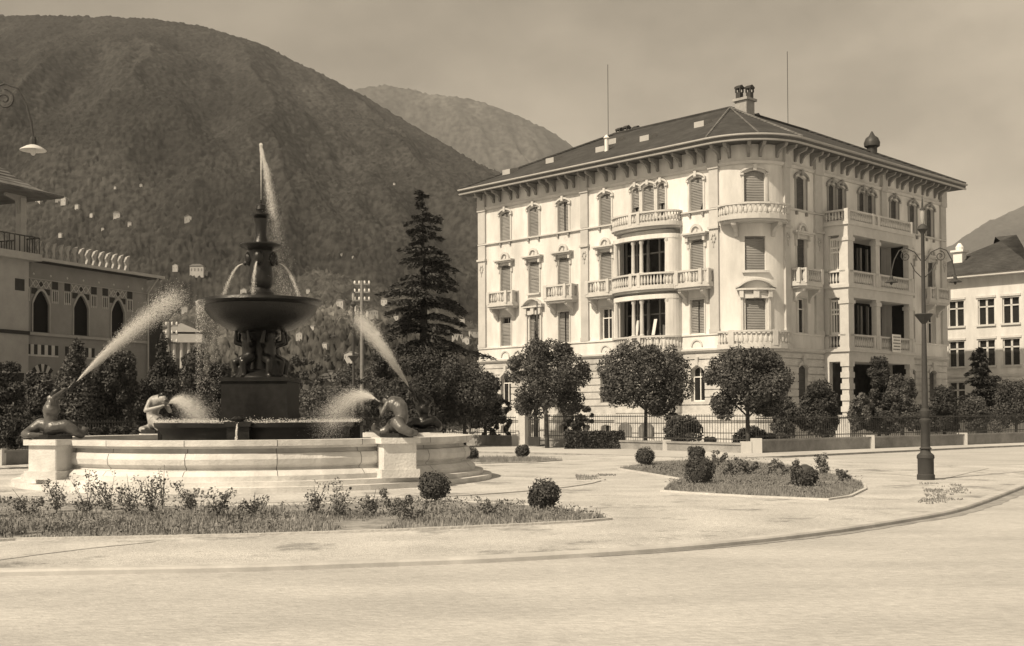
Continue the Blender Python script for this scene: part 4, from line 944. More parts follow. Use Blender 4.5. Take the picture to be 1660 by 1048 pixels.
# ------------------------------------------------------------------ roses, weeds and clipped balls in the beds
def plant(p, h, n, label, name='rose_bush', cat='rose bush', group='rose bushes in the beds', flowers=1, spread=.3, m='bed_leaf', sz=.028):
    rnd = random.Random(int(p[0]*100+p[1]*37)); t = empty(name, (p[0], p[1], .02), rnd.random()*6, label, cat, group); mb = MB(); bl = []; fl = MB()
    for i in range(rnd.randint(4, 7)):
        a = rnd.uniform(0, 6.28); L_ = h*rnd.uniform(.55, 1); s_ = spread*rnd.uniform(.3, 1); tip = (math.cos(a)*s_, math.sin(a)*s_, L_)
        mb.tube([(0, 0, 0), (tip[0]*.4, tip[1]*.4, L_*.5), tip], [.008, .006, .003], 4)
        for k in range(5): e = rnd.uniform(.15, 1); bl.append((tip[0]*e, tip[1]*e, tip[2]*e, rnd.uniform(.05, .11)*h/.5))
        if i < flowers: fl.lathe(tip[0], tip[1], [(.008, L_-.01), (.024, L_+.005), (.027, L_+.022), (.01, L_+.035)], 7)
    mb.build('stem', 'bark', t, recalc=False); leafobj('foliage', leaves(bl, n, sz), m, t)
    if flowers: fl.build('bloom', 'petal' if rnd.random() < .3 else 'leaf_dark', t, recalc=False)
    return t
RL = ['low rose bush at the far left end of the near flower bed', 'straggly rose bush left of the left fountain pier in the near bed', 'leafy rose bush in front of the left fountain pier', 'spreading rose clump in front of the basin wall joint',
 'bushy rose with thin upright shoots near the left pier', 'dense rose bush below the tall single stalk', 'tall thin single stalk rising against the basin wall', 'small rose bush right of the tall single stalk', 'low rose with a dark round bud in front of the basin middle',
 'sparse rose bush below the spout post', 'tall rose with dark flower heads left of the right fountain pier', 'rose bush with two dark blooms before the right pier', 'thin rose shoots in front of the right fountain pier', 'leafy rose clump just left of the near clipped ball', 'low rose by the edge of the near bed, right half', 'short rose tuft between the two near clipped balls']
RP = [(48, 838, 44, .35), (92, 832, 50, .3), (140, 836, 70, .3), (178, 830, 60, .35), (212, 838, 75, .3), (246, 836, 60, .35), (264, 828, 72, .08), (310, 832, 45, .3), (352, 842, 45, .3), (410, 840, 40, .3), (512, 838, 55, .25), (545, 842, 62, .35), (602, 838, 45, .2), (640, 838, 42, .4), (672, 846, 36, .35), (790, 838, 30, .3)]
for (x, y, hp, sp_), lb in zip(RP, RL):
    p = G(x, y); plant((p.x, p.y), 1.05*hp/F_*p.y, 480 if sp_ > .1 else 90, lb, spread=sp_)
for i, (x, y, hp, lb) in enumerate(((1185, 775, 28, 'rose bush nearest the big clipped ball in the oval bed'), (1215, 772, 26, 'second rose bush right of the big clipped ball in the oval bed'), (1245, 774, 27, 'rose bush in the middle of the oval bed'), (1278, 772, 26, 'rose bush left of the loose dark shrub in the oval bed'),
        (1338, 771, 34, 'tall wispy rose at the right end of the oval bed'), (1162, 758, 26, 'thin rose shoot between the two clipped balls of the oval bed'), (1366, 782, 18, 'tiny rose on the curved right edge of the oval bed'))):
    p = G(x, y); plant((p.x, p.y), hp/F_*p.y, 700, lb, spread=.5 if i < 4 else .3, sz=.045)
# leafy low ground cover
def cover(poly, n, sc, thr, seed, h, lab, m='bed_leaf', sz=.03):
    X, Y = masked(poly, n, sc, thr, seed); hh = h*fbm(X*1.3, Y*1.3, 3, seed+1)*RNG.random(len(X)); V = []
    bl = np.stack([X, Y, .03+hh], 1); n = len(X); nn = RNG.normal(size=(n, 3))*.6+[0, 0, 1]; nn /= np.linalg.norm(nn, axis=1, keepdims=True); a = np.cross(nn, RNG.normal(size=(n, 3))); a /= np.linalg.norm(a, axis=1, keepdims=True); b = np.cross(nn, a); s_ = sz*RNG.uniform(.5, 1.3, (n, 1))
    V = np.stack([bl-a*s_, bl-b*s_*.5, bl+a*s_, bl+b*s_*.5], 1).reshape(-1, 3); o = leafobj('ground_cover', V, m); tag(o, lab, kind='stuff')
cover(bedL, 42000, .8, .47, 21, .34, 'leafy weeds and low plants filling the near bed')
cover(bedR, 16000, .7, .5, 22, .4, 'low leafy plants in the middle of the oval bed')
def ball(x, yb, rpx, label, squash=.92, n=2600):
    p = G(x, yb); D = p.y; r_ = rpx/F_*D; t = empty('clipped_bush', (p.x, D, .02), 0, label, 'bush', 'clipped round bushes on the beds'); rnd = random.Random(x)
    bl = [(0, 0, r_*squash, r_*.93, squash)]+[(math.cos(a)*r_*.55, math.sin(a)*r_*.55, r_*squash*rnd.uniform(.6, 1.5), r_*.42) for a in [rnd.uniform(0, 6.28) for _ in range(9)]]
    leafobj('foliage', leaves(bl, n, .032, shell=.8), 'boxwood', t)
    core = MB(); core.lathe(0, 0, [(r_*.1, .05), (r_*.6, r_*.25), (r_*.78, r_*.8), (r_*.55, r_*1.4), (r_*.1, r_*1.6)], 10); core.build('inner_twigs', 'leaf_dark', t, smooth=True)
    m = MB(); m.tube([(0, 0, 0), (0, 0, r_*.5)], [.03, .025], 6); m.build('stem', 'bark', t)
ball(706, 815, 27, 'clipped round bush behind the near bed, before the basin steps'); ball(882, 830, 27, 'clipped bush with a hollow, on the right tip of the near bed', 1.0)
ball(847, 744, 12.5, 'small clipped ball behind the fountain in front of the gate pillar'); ball(764, 748, 12.5, 'small clipped ball just right of the fountain basin')
ball(1046, 756, 17, 'clipped ball on the left tip of the oval bed'); ball(1129, 751, 15, 'clipped ball at the back of the oval bed'); ball(1135, 788, 26, 'largest clipped ball at the front of the oval bed')
ball(1305, 793, 24, 'loose dark shrub at the right of the oval bed', .75)

# ------------------------------------------------------------------ lamps and poles
def scroll(mb, cx, cz, r0, turns, a0, dirn, rad, y=0.):
    P = []
    n = int(26*turns)
    for i in range(n+1):
        t = i/n; r_ = r0*(1-.85*t); a = a0+dirn*turns*2*math.pi*t; P.append((cx+r_*math.cos(a), y, cz+r_*math.sin(a)))
    mb.tube(P, rad, 5)
def lamp(p, label, rz=0., arms=(-1, 1), shade='lamp_iron'):
    t = empty('street_lamp', (p[0], p[1], p[2]), rz, label, 'street lamp', 'iron scroll-arm street lamps round the square')
    m = MB(); m.lathe(0, 0, [(.21, 0), (.21, .12), (.19, .14), (.19, .5), (.21, .53), (.2, .6), (.13, .66), (.11, .72), (.15, .76), (.11, .8), (.105, 1.35), (.14, 1.4), (.14, 1.46), (.09, 1.5), (.13, 1.6), (.13, 1.68), (.075, 1.74), (.055, 3.7), (.05, 3.8)], 16); m.build('base', 'lamp_iron', t, smooth=True)
    m = MB(); m.lathe(0, 0, [(.05, 3.8), (.08, 3.84), (.2, 4.0), (.22, 4.03), (.2, 4.05), (.05, 4.06), (.042, 6.0), (.07, 6.05), (.13, 6.12), (.1, 6.2), (.04, 6.25)], 14); m.build('shaft', 'lamp_iron', t, smooth=True)
    m = MB(); m.lathe(0, 0, [(.03, 6.25), (.055, 6.35), (.06, 6.5), (.04, 6.6)], 10); ln = m.build('lantern', 'shutter', t, smooth=True)
    m = MB(); m.lathe(0, 0, [(.07, 6.6), (.03, 6.66), (.02, 6.8), (.004, 6.95)], 10); m.build('lantern_cap', 'lamp_iron', ln)
    zt = 5.55
    for s_ in arms:
        m = MB(); m.tube([(s_*.05, 0, 5.35), (s_*.2, 0, 5.56), (s_*.42, 0, 5.66), (s_*.58, 0, 5.6), (s_*.7, 0, 5.38), (s_*.76, 0, 5.15), (s_*.78, 0, 4.98)], .014, 6); scroll(m, s_*.42, 5.46, .13, 1.6, math.pi/2, -s_, .012)
        m.tube([(s_*.05, 0, 4.95), (s_*.2, 0, 5.1), (s_*.3, 0, 5.3)], .012, 5); a = m.build('arm', 'lamp_iron', t)
        m = MB(); m.lathe(s_*.78, 0, [(.03, 4.99), (.045, 4.95), (.045, 4.9), (.05, 4.88)], 8); ps = m.build('pendant', 'lamp_iron', a)
        m = MB(); m.lathe(s_*.78, 0, [(.04, 4.89), (.09, 4.87), (.155, 4.83), (.16, 4.82), (.09, 4.84), (.03, 4.85), (.035, 4.79), (.015, 4.76)], 20); m.build('lamp_shade', shade, a, smooth=True)
    return t
lamp(G(1501, 778), 'tall dark iron street lamp on the paving in front of the loggias')
lamp((at(573, 600, 48).x, 48, 0), 'distant street lamp behind the fountain, left of the cedar')
lp = at(-50, 600, 16); LP = lamp((lp.x, lp.y, 0), 'street lamp reaching in from the left edge, only scroll arm and pendant seen', shade='trim'); LP.scale = (1.09,)*3
def pole(px, yt, D, label, rows):
    x, w_, z0, z1 = span(px-3, px+3, yt, 700, D); t = empty('utility_pole', (x, D, 0), 0, label, 'utility pole', 'wooden poles with white insulators'); m = MB(); m.tube([(0, 0, 0), (0, 0, z1)], [.13, .09], 8); m.build('pole', 'wood_pole', t)
    for i in range(rows):
        z = z1-.2-i*.45; m = MB(); m.box(-.45, .45, -.04, .04, z-.04, z+.04); c = m.build('crossarm', 'wood_pole', t)
        for e in (-.4, -.15, .15, .4): m = MB(); m.lathe(e, 0, [(.05, z+.04), (.06, z+.12), (.035, z+.2)], 6); m.build('insulator', 'enamel', c)
pole(587, 455, 66, 'wooden utility pole with white insulators right of the distant lamp', 3); pole(274, 522, 62, 'wooden utility pole among the trees right of the ornate villa', 3)

# ------------------------------------------------------------------ garden wall, gate and fences round the apartment block
def LB(x, y): c, s_ = math.cos(BROT), math.sin(BROT); return (BO.x+x*c-y*s_, BO.y+x*s_+y*c)
def fence(name, pts, label, wallh=.55, top=1.55, post=4.0, m='wall_stone'):
    t = empty(name, (0, 0, 0), 0, label, 'fence'); w_ = MB(); w_.sweep(pts, [(-.14, -.05), (.14, -.05), (.14, wallh-.08), (.19, wallh-.08), (.19, wallh), (-.19, wallh), (-.19, wallh-.08), (-.14, wallh-.08)]); w_.build('low_wall', m, t)
    r_ = MB(); b = MB()
    for q in (wallh+.12, top-.1): r_.sweep(pts, [(-.02, q), (.02, q), (.02, q+.04), (-.02, q+.04)])
    r_.build('rail', 'iron', t)
    for p, q in zip(pts, pts[1:]):
        p, q = Vector(p), Vector(q); L_ = (q-p).length; n = int(L_/.16)
        for i in range(n+1): c = p.lerp(q, i/n); b.box(c.x-.009, c.x+.009, c.y-.009, c.y+.009, wallh, top)
    b.build('railing_bars', 'iron', t, recalc=False)
    ps = []
    for p, q in zip(pts, pts[1:]):
        p, q = Vector(p), Vector(q); L_ = (q-p).length; n = max(1, int(L_/post))
        for i in range(n+1):
            c = p.lerp(q, i/n)
            if any((c-o).length < .3 for o in ps): continue
            ps.append(c); k = MB(); k.box(-.2, .2, -.2, .2, 0, wallh+.06); k.build('post', 'trim', t, loc=(c.x, c.y, 0))
    return t
p1, p2, p3 = G(1180, 735), G(1421, 727.5), G(1596, 720.5); d = (p3-p2).normalized()
cnr = G(1226, 735); fr_end = p3+d*14
fence('garden_fence', [(cnr.x, cnr.y), (fr_end.x, fr_end.y)], 'low stone garden wall with iron railing before the loggia front', .55, 1.5, 7.5)
gl = [G(778, 722), G(840, 723.5)]; ge = G(872, 725)
fence('garden_fence', [(G(560, 719).x, G(560, 719).y), (G(836, 723.5).x, G(836, 723.5).y)], 'garden fence left of the pale gate pillar')
fence('garden_fence', [(G(876, 724).x, G(876, 724).y), (cnr.x-.42, cnr.y+.0)], 'garden fence along the bright street front behind the round trees', .42, 1.6)
for px, lb in ((851, 'thick pale gate pillar with a white globe on top'), (882, 'plain pale gate pillar beside the globe-topped one')):
    p = G(px, 724); t = empty('gate_pillar', (p.x, p.y, 0), BROT, lb, 'gate pillar'); h = 1.95 if px == 851 else 1.5; w_ = .24 if px == 851 else .18; m = MB(); m.box(-w_, w_, -w_, w_, 0, h); m.box(-w_-.06, w_+.06, -w_-.06, w_+.06, h, h+.12); m.build('shaft', 'trim', t)
    if px == 851: m = MB(); m.lathe(0, 0, [(.08, h+.12), (.08, h+.2), (.2, h+.28), (.26, h+.46), (.2, h+.64), (.03, h+.72)], 16); m.build('globe', 'enamel', t, smooth=True)
p = G(866, 724.5); t = empty('garden_gate', (p.x, p.y, 0), BROT, 'narrow dark iron gate between the two pale pillars', 'gate'); m = MB()
for i in range(7): m.box(-.02, .02, -.36+i*.12-.012, -.36+i*.12+.012, .05, 1.5)
m.build('bars', 'iron', t); m = MB(); m.box(-.025, .025, -.4, .4, .05, .5); m.build('kick_plate', 'iron', t); m = MB(); m.box(-.02, .02, -.4, .4, 1.35, 1.4); m.build('gate_frame', 'iron', t)
# pavement strip before the fences
k1 = [G(x, y) for x, y in ((540, 728), (700, 731), (900, 735), (1080, 741), (1200, 743), (1330, 737), (1460, 731), (1600, 724.5), (1760, 718))]
kp = [(p.x, p.y) for p in k1]; far_ = [(kp[-1][0]+2, kp[-1][1]+8), (BO.x+14, BO.y+30), (-20, 95), (kp[0][0]-2, kp[0][1]+8)]
m = MB(); m.prism(kp+far_, -.2, .012); tag(m.build('pavement', 'pavement'), kind='structure')
m = MB(); m.sweep(kp, [(-.0, -.2), (.14, -.2), (.14, .016), (0, .016)]); tag(m.build('kerb', 'dark_ground'), kind='structure')

# hedges and shrubs along the street
def hedge(px0, px1, yt, yb, label, dep=1.0, m='leaf_dark', n=5000):
    a, b = G(px0, yb), G(px1, yb); D = (a.y+b.y)/2; h = (yb-yt)/F_*D; t = empty('hedge', (a.x, a.y, 0), math.atan2(b.y-a.y, b.x-a.x), label, 'hedge'); L_ = (b-a).length
    mb = MB(); mb.box(.06, L_-.06, .06, dep-.06, 0, h-.06); mb.build('inner_growth', m, t)
    P = RNG.random((n, 3))*[L_, dep, h]; f = RNG.integers(0, 5, n); P[f == 0, 1] = 0; P[f == 1, 2] = h; P[f == 2, 0] = 0; P[f == 3, 0] = L_; P[f == 4, 2] = h
    P += RNG.normal(size=(n, 3))*.035; bl = P; nn = RNG.normal(size=(n, 3)); nn /= np.linalg.norm(nn, axis=1, keepdims=True); a_ = np.cross(nn, RNG.normal(size=(n, 3))); a_ /= np.linalg.norm(a_, axis=1, keepdims=True); b_ = np.cross(nn, a_)
    V = np.stack([bl-a_*.06, bl-b_*.035, bl+a_*.06, bl+b_*.035], 1).reshape(-1, 3); leafobj('foliage', V, m, t)
hedge(917, 1008, 702, 728.5, 'clipped dark box hedge before the basement windows')

# ------------------------------------------------------------------ trees (measured left/right/top/bottom in the photo, at their real distance)
ST = 'round street trees in a row before the apartment block'
tree(815, 958, 553, 684, 57, 'round street tree right of the globe pillar, trunk before the hedge', 'street_tree', pxt=890, group=ST, n=9000)
tree(966, 1124, 553, 682, 55.5, 'widest round street tree, in front of the bow-fronted loggia', 'street_tree', group=ST, n=10000)
tree(1139, 1284, 565, 692, 51, 'round street tree before the rounded corner bay', 'street_tree', group=ST, n=10000)
tree(698, 806, 575, 692, 60, 'round street tree at the left end of the row, by the building edge', 'street_tree', group=ST, n=8000)
tree(1284, 1366, 615, 712, 58, 'dense dark shrub left of the rusticated loggia pier', 'shrub', 'shrub', m='leaf_dark', shape='bushy', n=6000, tr=False)
tree(1240, 1300, 640, 725, 58.5, 'leafy shrub behind the corner street tree', 'shrub', 'shrub', shape='bushy', n=3500, tr=False)
tree(1400, 1448, 575, 700, 62, 'slim dark tree against the middle loggia pier', 'garden_tree', shape='bushy', n=4500, m='leaf_dark')
tree(1432, 1490, 600, 705, 61, 'leafy tree left of the tall street lamp', 'garden_tree', shape='bushy', n=5000)
tree(1376, 1412, 640, 700, 61, 'small palm-like bush below the loggia opening', 'shrub', 'shrub', m='leaf_light', shape='airy', n=900, size=.2, tr=False)
tree(1500, 1560, 625, 706, 66, 'dark garden tree right of the tall street lamp', 'garden_tree', shape='bushy', n=5000, m='leaf_dark')
tree(1548, 1610, 640, 706, 68, 'spreading shrub at the right edge by the garden wall', 'shrub', 'shrub', shape='bushy', n=4500, tr=False)
tree(1600, 1690, 610, 706, 70, 'broad garden tree beyond the right edge of the wall', 'garden_tree', shape='bushy', n=4500)
tree(780, 832, 648, 722, 66, 'loose airy bush behind the garden fence by the building edge', 'shrub', 'shrub', shape='airy', n=1800, tr=False)
tree(905, 965, 655, 712, 62, 'flowering bush behind the clipped hedge', 'shrub', 'shrub', shape='airy', n=3000, tr=False, m='leaf_mid')
tree(1070, 1142, 672, 728, 54, 'rhododendron-like bush with pale blooms right of the wide street tree', 'shrub', 'shrub', shape='bushy', n=5000, tr=False)
tree(1140, 1160, 708, 728, 53, 'small round dark bush beside the blooming bush', 'shrub', 'shrub', n=900, tr=False, m='leaf_dark')
tree(1075, 1100, 620, 690, 60, 'thin bamboo-like stems behind the blooming bush', 'shrub', 'shrub', shape='airy', n=900, tr=True, th=.04)
tree(853, 882, 545, 600, 63, 'slender cypress tip rising behind the first round street tree', 'cypress', 'cypress', m='leaf_dark', shape='point', n=2500)
tree(862, 876, 535, 575, 63, 'thin dark top of a second cypress against the building', 'cypress', 'cypress', m='leaf_dark', shape='point', n=900)
# left group in front of the ornate villa
tree(-40, 48, 585, 712, 44, 'dark shrubby tree at the left edge before the villa', 'garden_tree', shape='bushy', n=5500, m='leaf_dark', tr=False)
tree(80, 168, 548, 690, 46, 'pointed dark tree behind the left triton', 'garden_tree', shape='point', n=7000, m='leaf')
tree(150, 232, 560, 690, 47, 'dark leafy tree under the long jet', 'garden_tree', shape='bushy', n=7500, m='leaf_dark')
tree(196, 226, 572, 640, 48, 'narrow pointed top between two dark trees', 'garden_tree', shape='point', n=1600, m='leaf')
tree(228, 300, 538, 690, 50, 'tall dark tree right of the villa wall', 'garden_tree', shape='point', n=7500, m='leaf_dark')
tree(285, 345, 560, 692, 52, 'bushy tree left of the fountain pedestal', 'garden_tree', shape='bushy', n=6000)
tree(330, 392, 585, 690, 54, 'dark tree partly behind the fountain pedestal', 'garden_tree', shape='bushy', n=5500, m='leaf_dark')
tree(-60, 90, 680, 728, 38, 'low bushes at the left edge behind the basin', 'shrub', 'shrub', shape='bushy', n=4500, tr=False, m='leaf_dark')
tree(120, 250, 690, 722, 44, 'low dark bushes along the left garden railing', 'shrub', 'shrub', shape='bushy', n=4000, tr=False, m='leaf_dark')
# behind and right of the pedestal
tree(455, 540, 575, 700, 66, 'light airy tree right of the fountain pedestal', 'garden_tree', shape='airy', n=5500, m='leaf_mid')
tree(520, 615, 590, 700, 70, 'pale bushy tree behind the distant lamp', 'garden_tree', shape='bushy', n=6000, m='leaf_mid')
tree(590, 665, 560, 700, 60, 'dark leafy tree left of the cedar, behind the crouching triton', 'garden_tree', shape='bushy', n=7000)
tree(640, 730, 575, 712, 58, 'dark leafy tree in front of the cedar', 'garden_tree', shape='bushy', n=8000, m='leaf_dark')
tree(385, 470, 600, 700, 72, 'bushy tree glimpsed between the fountain bearers', 'garden_tree', shape='bushy', n=4500, m='leaf_mid')
tree(20, 110, 600, 712, 48, 'rounded dark bush mass before the villa door', 'garden_tree', shape='bushy', n=6000, m='leaf', tr=False)
tree(120, 215, 600, 712, 50, 'low dark tree mass between two pointed trees', 'garden_tree', shape='bushy', n=6500, m='leaf_dark', tr=False)
tree(205, 330, 610, 712, 49, 'wide dark shrubbery behind the far left triton', 'garden_tree', shape='bushy', n=8000, m='leaf_dark', tr=False)
tree(300, 400, 625, 712, 56, 'shrubbery directly behind the pedestal at the left', 'garden_tree', shape='bushy', n=6500, m='leaf', tr=False)
tree(465, 600, 625, 712, 58, 'wide light shrubbery right of the pedestal', 'garden_tree', shape='bushy', n=8000, m='leaf_mid', tr=False)
tree(590, 720, 620, 718, 56, 'wide dark shrubbery behind the two right-hand tritons', 'garden_tree', shape='bushy', n=9000, m='leaf_dark', tr=False)
tree(752, 822, 600, 700, 64, 'dark tree between the first two round street trees', 'garden_tree', shape='bushy', n=6000, m='leaf_dark')
tree(1360, 1480, 640, 708, 63, 'wide mixed shrubbery behind the wall below the loggias', 'shrub', 'shrub', shape='bushy', n=8000, tr=False)
tree(1470, 1560, 650, 706, 65, 'dark shrubbery behind the tall street lamp', 'shrub', 'shrub', shape='bushy', n=6000, tr=False, m='leaf_dark')
tree(1180, 1260, 690, 738, 54, 'low dark shrub at the foot of the corner street tree', 'shrub', 'shrub', shape='bushy', n=3000, tr=False, m='leaf_dark')
# yucca
p = at(535, 690, 40); t = empty('yucca', (p.x, 40, 0), 0, 'spiky yucca behind the inner basin at the right', 'plant'); V = []
m = MB()
for i in range(60):
    a = random.uniform(0, 6.28); e = random.uniform(.15, 1.3); L_ = random.uniform(.6, .95); d_ = Vector((math.cos(a)*math.cos(e), math.sin(a)*math.cos(e), math.sin(e))); s_ = Vector((-math.sin(a), math.cos(a), 0))*.03; b = Vector((0, 0, .75)); m.face([b-s_, b+s_, b+d_*L_])
m.build('leaf_rosette', 'leaf_light', t, recalc=False); m = MB(); m.tube([(0, 0, 0), (0, 0, .8)], [.12, .1], 8); m.build('stem', 'bark', t)
# conifers with tiered drooping branches
def conifer(pxc, yt, D, halfw, label, name, n_tier, zb=0., m='leaf_dark', dens=1., z_low=2.5, size=.13):
    x = at(pxc, 600, D).x; H2 = H_+(HZ(pxc)-yt)/F_*D; t = empty(name, (x, D, zb), 0, label, 'cedar' if 'cedar' in name else 'fir'); rnd = random.Random(pxc)
    tk = MB(); tk.tube([(0, 0, 0), (.05, 0, H2*.5), (0, 0, H2)], [.34, .2, .02], 10); tk.build('trunk', 'bark', t, smooth=2)
    lim = MB(); P = []; N_ = []
    for i in range(n_tier):
        e = (i+.3)/n_tier; z = z_low+(H2-z_low)*e; L0 = halfw*((1-e)**.85)+.12; nb = max(4, int(10*(1-e*.4)))
        for k in range(nb):
            a = rnd.uniform(0, 6.28); L_ = L0*rnd.choice((.55, .75, .9, 1.0, 1.25))*rnd.uniform(.85, 1.1); rise = L_*rnd.uniform(.0, .25)-(.0 if e > .3 else .1); droop = -L_*rnd.uniform(.1, .34)
            zz = z+rnd.uniform(-.3, .3)*(H2-z_low)/n_tier
            c = [Vector((math.cos(a)*L_*u, math.sin(a)*L_*u, zz+rise*math.sin(u*math.pi*.6)+droop*u*u)) for u in (0, .35, .7, 1)]; lim.tube(c, [.05*(1-e)+.015, .03, .02, .006], 5)
            cnt = int(150*L_*dens)
            for q in range(cnt):
                u = rnd.random()**.75; j = min(2, int(u*3)); f = u*3-j; b = c[j].lerp(c[j+1], f); wid = .34*L_*(1-abs(u-.6)*1.1)*.6+.08
                o_ = Vector((-math.sin(a), math.cos(a), 0))*rnd.uniform(-wid, wid); P.append(b+o_+Vector((0, 0, rnd.gauss(-.03, .05)-abs(o_.length)*.22)))
    lim.build('branches', 'bark', t, recalc=False)
    P = np.array([tuple(p) for p in P]); n = len(P); nn = RNG.normal(size=(n, 3))*.45+[0, 0, 1]; nn /= np.linalg.norm(nn, axis=1, keepdims=True); d_ = P*[1, 1, 0]+RNG.normal(size=(n, 3))*.4; a_ = d_-nn*(d_*nn).sum(1, keepdims=True); a_ /= np.linalg.norm(a_, axis=1, keepdims=True); b_ = np.cross(nn, a_); s_ = size*RNG.uniform(.6, 1.3, (n, 1))
    leafobj('crown', np.stack([P-a_*s_, P-b_*s_*.35, P+a_*s_-[0, 0, .03], P+b_*s_*.35], 1).reshape(-1, 3), m, t)
conifer(686, 303, 66, 3.9, 'tall dark cedar with drooping tiers of branches left of the apartment block', 'cedar_tree', 19, dens=.8)
conifer(1590, 560, 72, 1.6, 'small dark fir at the right edge before the far building', 'fir_tree', 14, z_low=1.5)

# ------------------------------------------------------------------ ornate villa at the left
VA = R(23.8); VT = Vector((math.sin(VA), math.cos(VA), 0)); VN = Vector((math.cos(VA), -math.sin(VA), 0)); VO = Vector((-17.86, 58.0, 0))
def FV(s, d, z): p = VO+VT*s+VN*d; return (p.x, p.y, z)
VL = empty('ornate_villa', (0, 0, 0), 0, 'shaded villa with pointed arch windows, inlaid patterns and a corner turret', 'villa')
VZ = 8.35; ws = [(-2.04, .44), (-4.41, .46), (-6.79, .47)]
ops = [(c-h, c+h, 5.33, 7.15, pointed(c-h, c+h, 6.55, 7.15)) for c, h in ws]+[(-7.15, -6.2, .4, 3.55, None), (-2.5, -1.6, 1.4, 3.55, None), (-4.9, -4.0, 1.4, 3.55, None)]
m = MB(FV); m.plate(-7.8, 0, 0, VZ, 0, ops, .3); m.face([(0, 0, 0), (0, -8, 0), (0, -8, VZ), (0, 0, VZ)]); m.face([(0, -8, 0), (-14, -8, 0), (-14, -8, VZ), (0, -8, VZ)]); m.build('wall', 'villa_wall', VL, recalc=False)
for o_ in ops:
    m = MB(FV); a, b, z0, z1 = o_[:4]
    if o_[4]:
        P = o_[4]; m.ext([(a-.06, z0), (a, z0)]+P+[(b, z0), (b+.06, z0)]+[(p[0]+(.06 if p[0] > (a+b)/2 else (-.06 if p[0] < (a+b)/2 else 0)), p[1]+.09) for p in P[::-1]], 0.004, .06)
    else: m.box(a-.08, a, 0.004, .04, z0, z1); m.box(b, b+.08, .004, .04, z0, z1)
    W = m.build('window' if z0 > 1 else 'door', 'villa_light', VL); g = MB(FV); g.face([(a, -.06, z0), (b, -.06, z0), (b, -.06, z1), (a, -.06, z1)]); g.build('pane', 'dark_pane', W, recalc=False)
m = MB(FV); m.box(-7.8, .02, 0.0, .1, 5.18, 5.3); m.box(-7.8, .02, 0, .06, 7.62, 7.66); m.build('string_course', 'villa_light', VL)
# inlaid pattern round the pointed windows
dk = MB(FV); li = MB(FV)
for c, h in ws:
    for sgn in (-1, 1):
        u = c+sgn*.82; dk.box(u-.17, u+.17, 0, .02, 7.28, 7.62)
        for k in range(3): v = u+(k-1)*.11; dk.box(v-.035, v+.035, 0, .02, 6.75, 7.18)
        for k in range(4): v = u-.165+k*.11; li.box(v-.018, v+.018, 0, .024, 6.65, 7.24)
        v = c+sgn*.36; dk.box(v-.16, v+.16, 0, .018, 6.98, 7.24)
    for k in range(4):
        v = c-.45+k*.3
        li.ext([(v-.15, 7.26), (v-.12, 7.26), (v+.15, 7.6), (v+.12, 7.6)], 0, .024); li.ext([(v+.15, 7.26), (v+.12, 7.26), (v-.15, 7.6), (v-.12, 7.6)], 0.0, .026)
    dk.ext([(c-.22, 7.43), (c, 7.33), (c+.22, 7.43), (c, 7.55)], 0, .02)
for k in range(8): v = -7.2+k*.98; li.ext([(v-.05, 7.85), (v, 7.79), (v+.05, 7.85), (v, 7.91)], 0, .02)
for c in (-6.68, -2.05, -4.45):       # flat arch stripes and fan voussoirs
    for k in range(9):
        v = c-.8+k*.2; (li if k % 2 else dk).box(v-.095, v+.095, 0, .03, 4.35, 4.78)
    li.box(c-.9, c+.9, 0, .035, 4.27, 4.345)
    for k in range(7):
        a0, a1 = math.pi*(.25+.5*k/7), math.pi*(.25+.5*(k+1)/7)
        (li if k % 2 else dk).ext([(c+.85*math.cos(a0), 3.0+.95*math.sin(a0)), (c+.85*math.cos(a1), 3.0+.95*math.sin(a1)), (c+.5*math.cos(a1), 3.0+.62*math.sin(a1)), (c+.5*math.cos(a0), 3.0+.62*math.sin(a0))], 0, .03)
dk.build('dark_inlay', 'villa_dark', VL); li.build('light_inlay', 'villa_inlay', VL)
m = MB(FV); m.ext([(-14, VZ), (.45, VZ), (.45, VZ+.12), (-14, VZ+.12)], -8.3, .55); m.build('roof', 'tiles', VL)
m = MB(FV); m.box(-7.8, .5, .55, .68, VZ+.02, VZ+.15); m.tube([(.1, .6, VZ), (.05, .3, VZ-.35), (-.05, .12, VZ-.7), (-.05, .12, .2)], .045, 6); m.build('gutter', 'gutter_metal', VL)
m = MB(FV)
for k in range(14):
    v = -7.3+k*.42; m.ext([(v-.16, VZ+.1), (v+.16, VZ+.1), (v+.05, VZ+.4), (v+.06, VZ+.62), (v+.17, VZ+.92), (v-.02, VZ+.84), (v-.13, VZ+.6), (v-.05, VZ+.42)], .3, .42)
m.box(-7.6, -1.6, .3, .4, VZ+.1, VZ+.16); m.build('roof_cresting', 'villa_light', VL)
# turret
m = MB(FV); m.box(-10.9, -7.8, -3, .35, 0, 8.3); TW = m.build('turret', 'villa_light', VL)
m = MB(FV)
for z in (3.0, 7.0): m.box(-8.55, -8.05, .35, .37, z, z+.5)
m.box(-10.9, -7.78, -3, .42, 5.15, 5.3); m.build('inlaid_panel', 'villa_dark', TW)
m = MB(FV); m.box(-11.1, -7.5, -3.2, .8, 8.3, 8.6); m.build('cornice', 'villa_light', TW)
m = MB(FV)
for v in (-8.0, -10.6): 
    for d_ in (.1, -2.6): m = MB(FV); m.box(v-.15, v+.15, d_-.15, d_+.15, 8.6, 11.0); m.build('corner_post', 'villa_light', TW); m = MB(FV)
for k in range(13): v = -10.8+k*.27; m.box(v-.02, v+.02, .68, .71, 8.6, 9.3)
m.box(-11, -7.55, .67, .72, 9.28, 9.33)
for k in range(12): d_ = -3+k*.3; m.box(-7.58, -7.55, d_-.02, d_+.02, 8.6, 9.3)
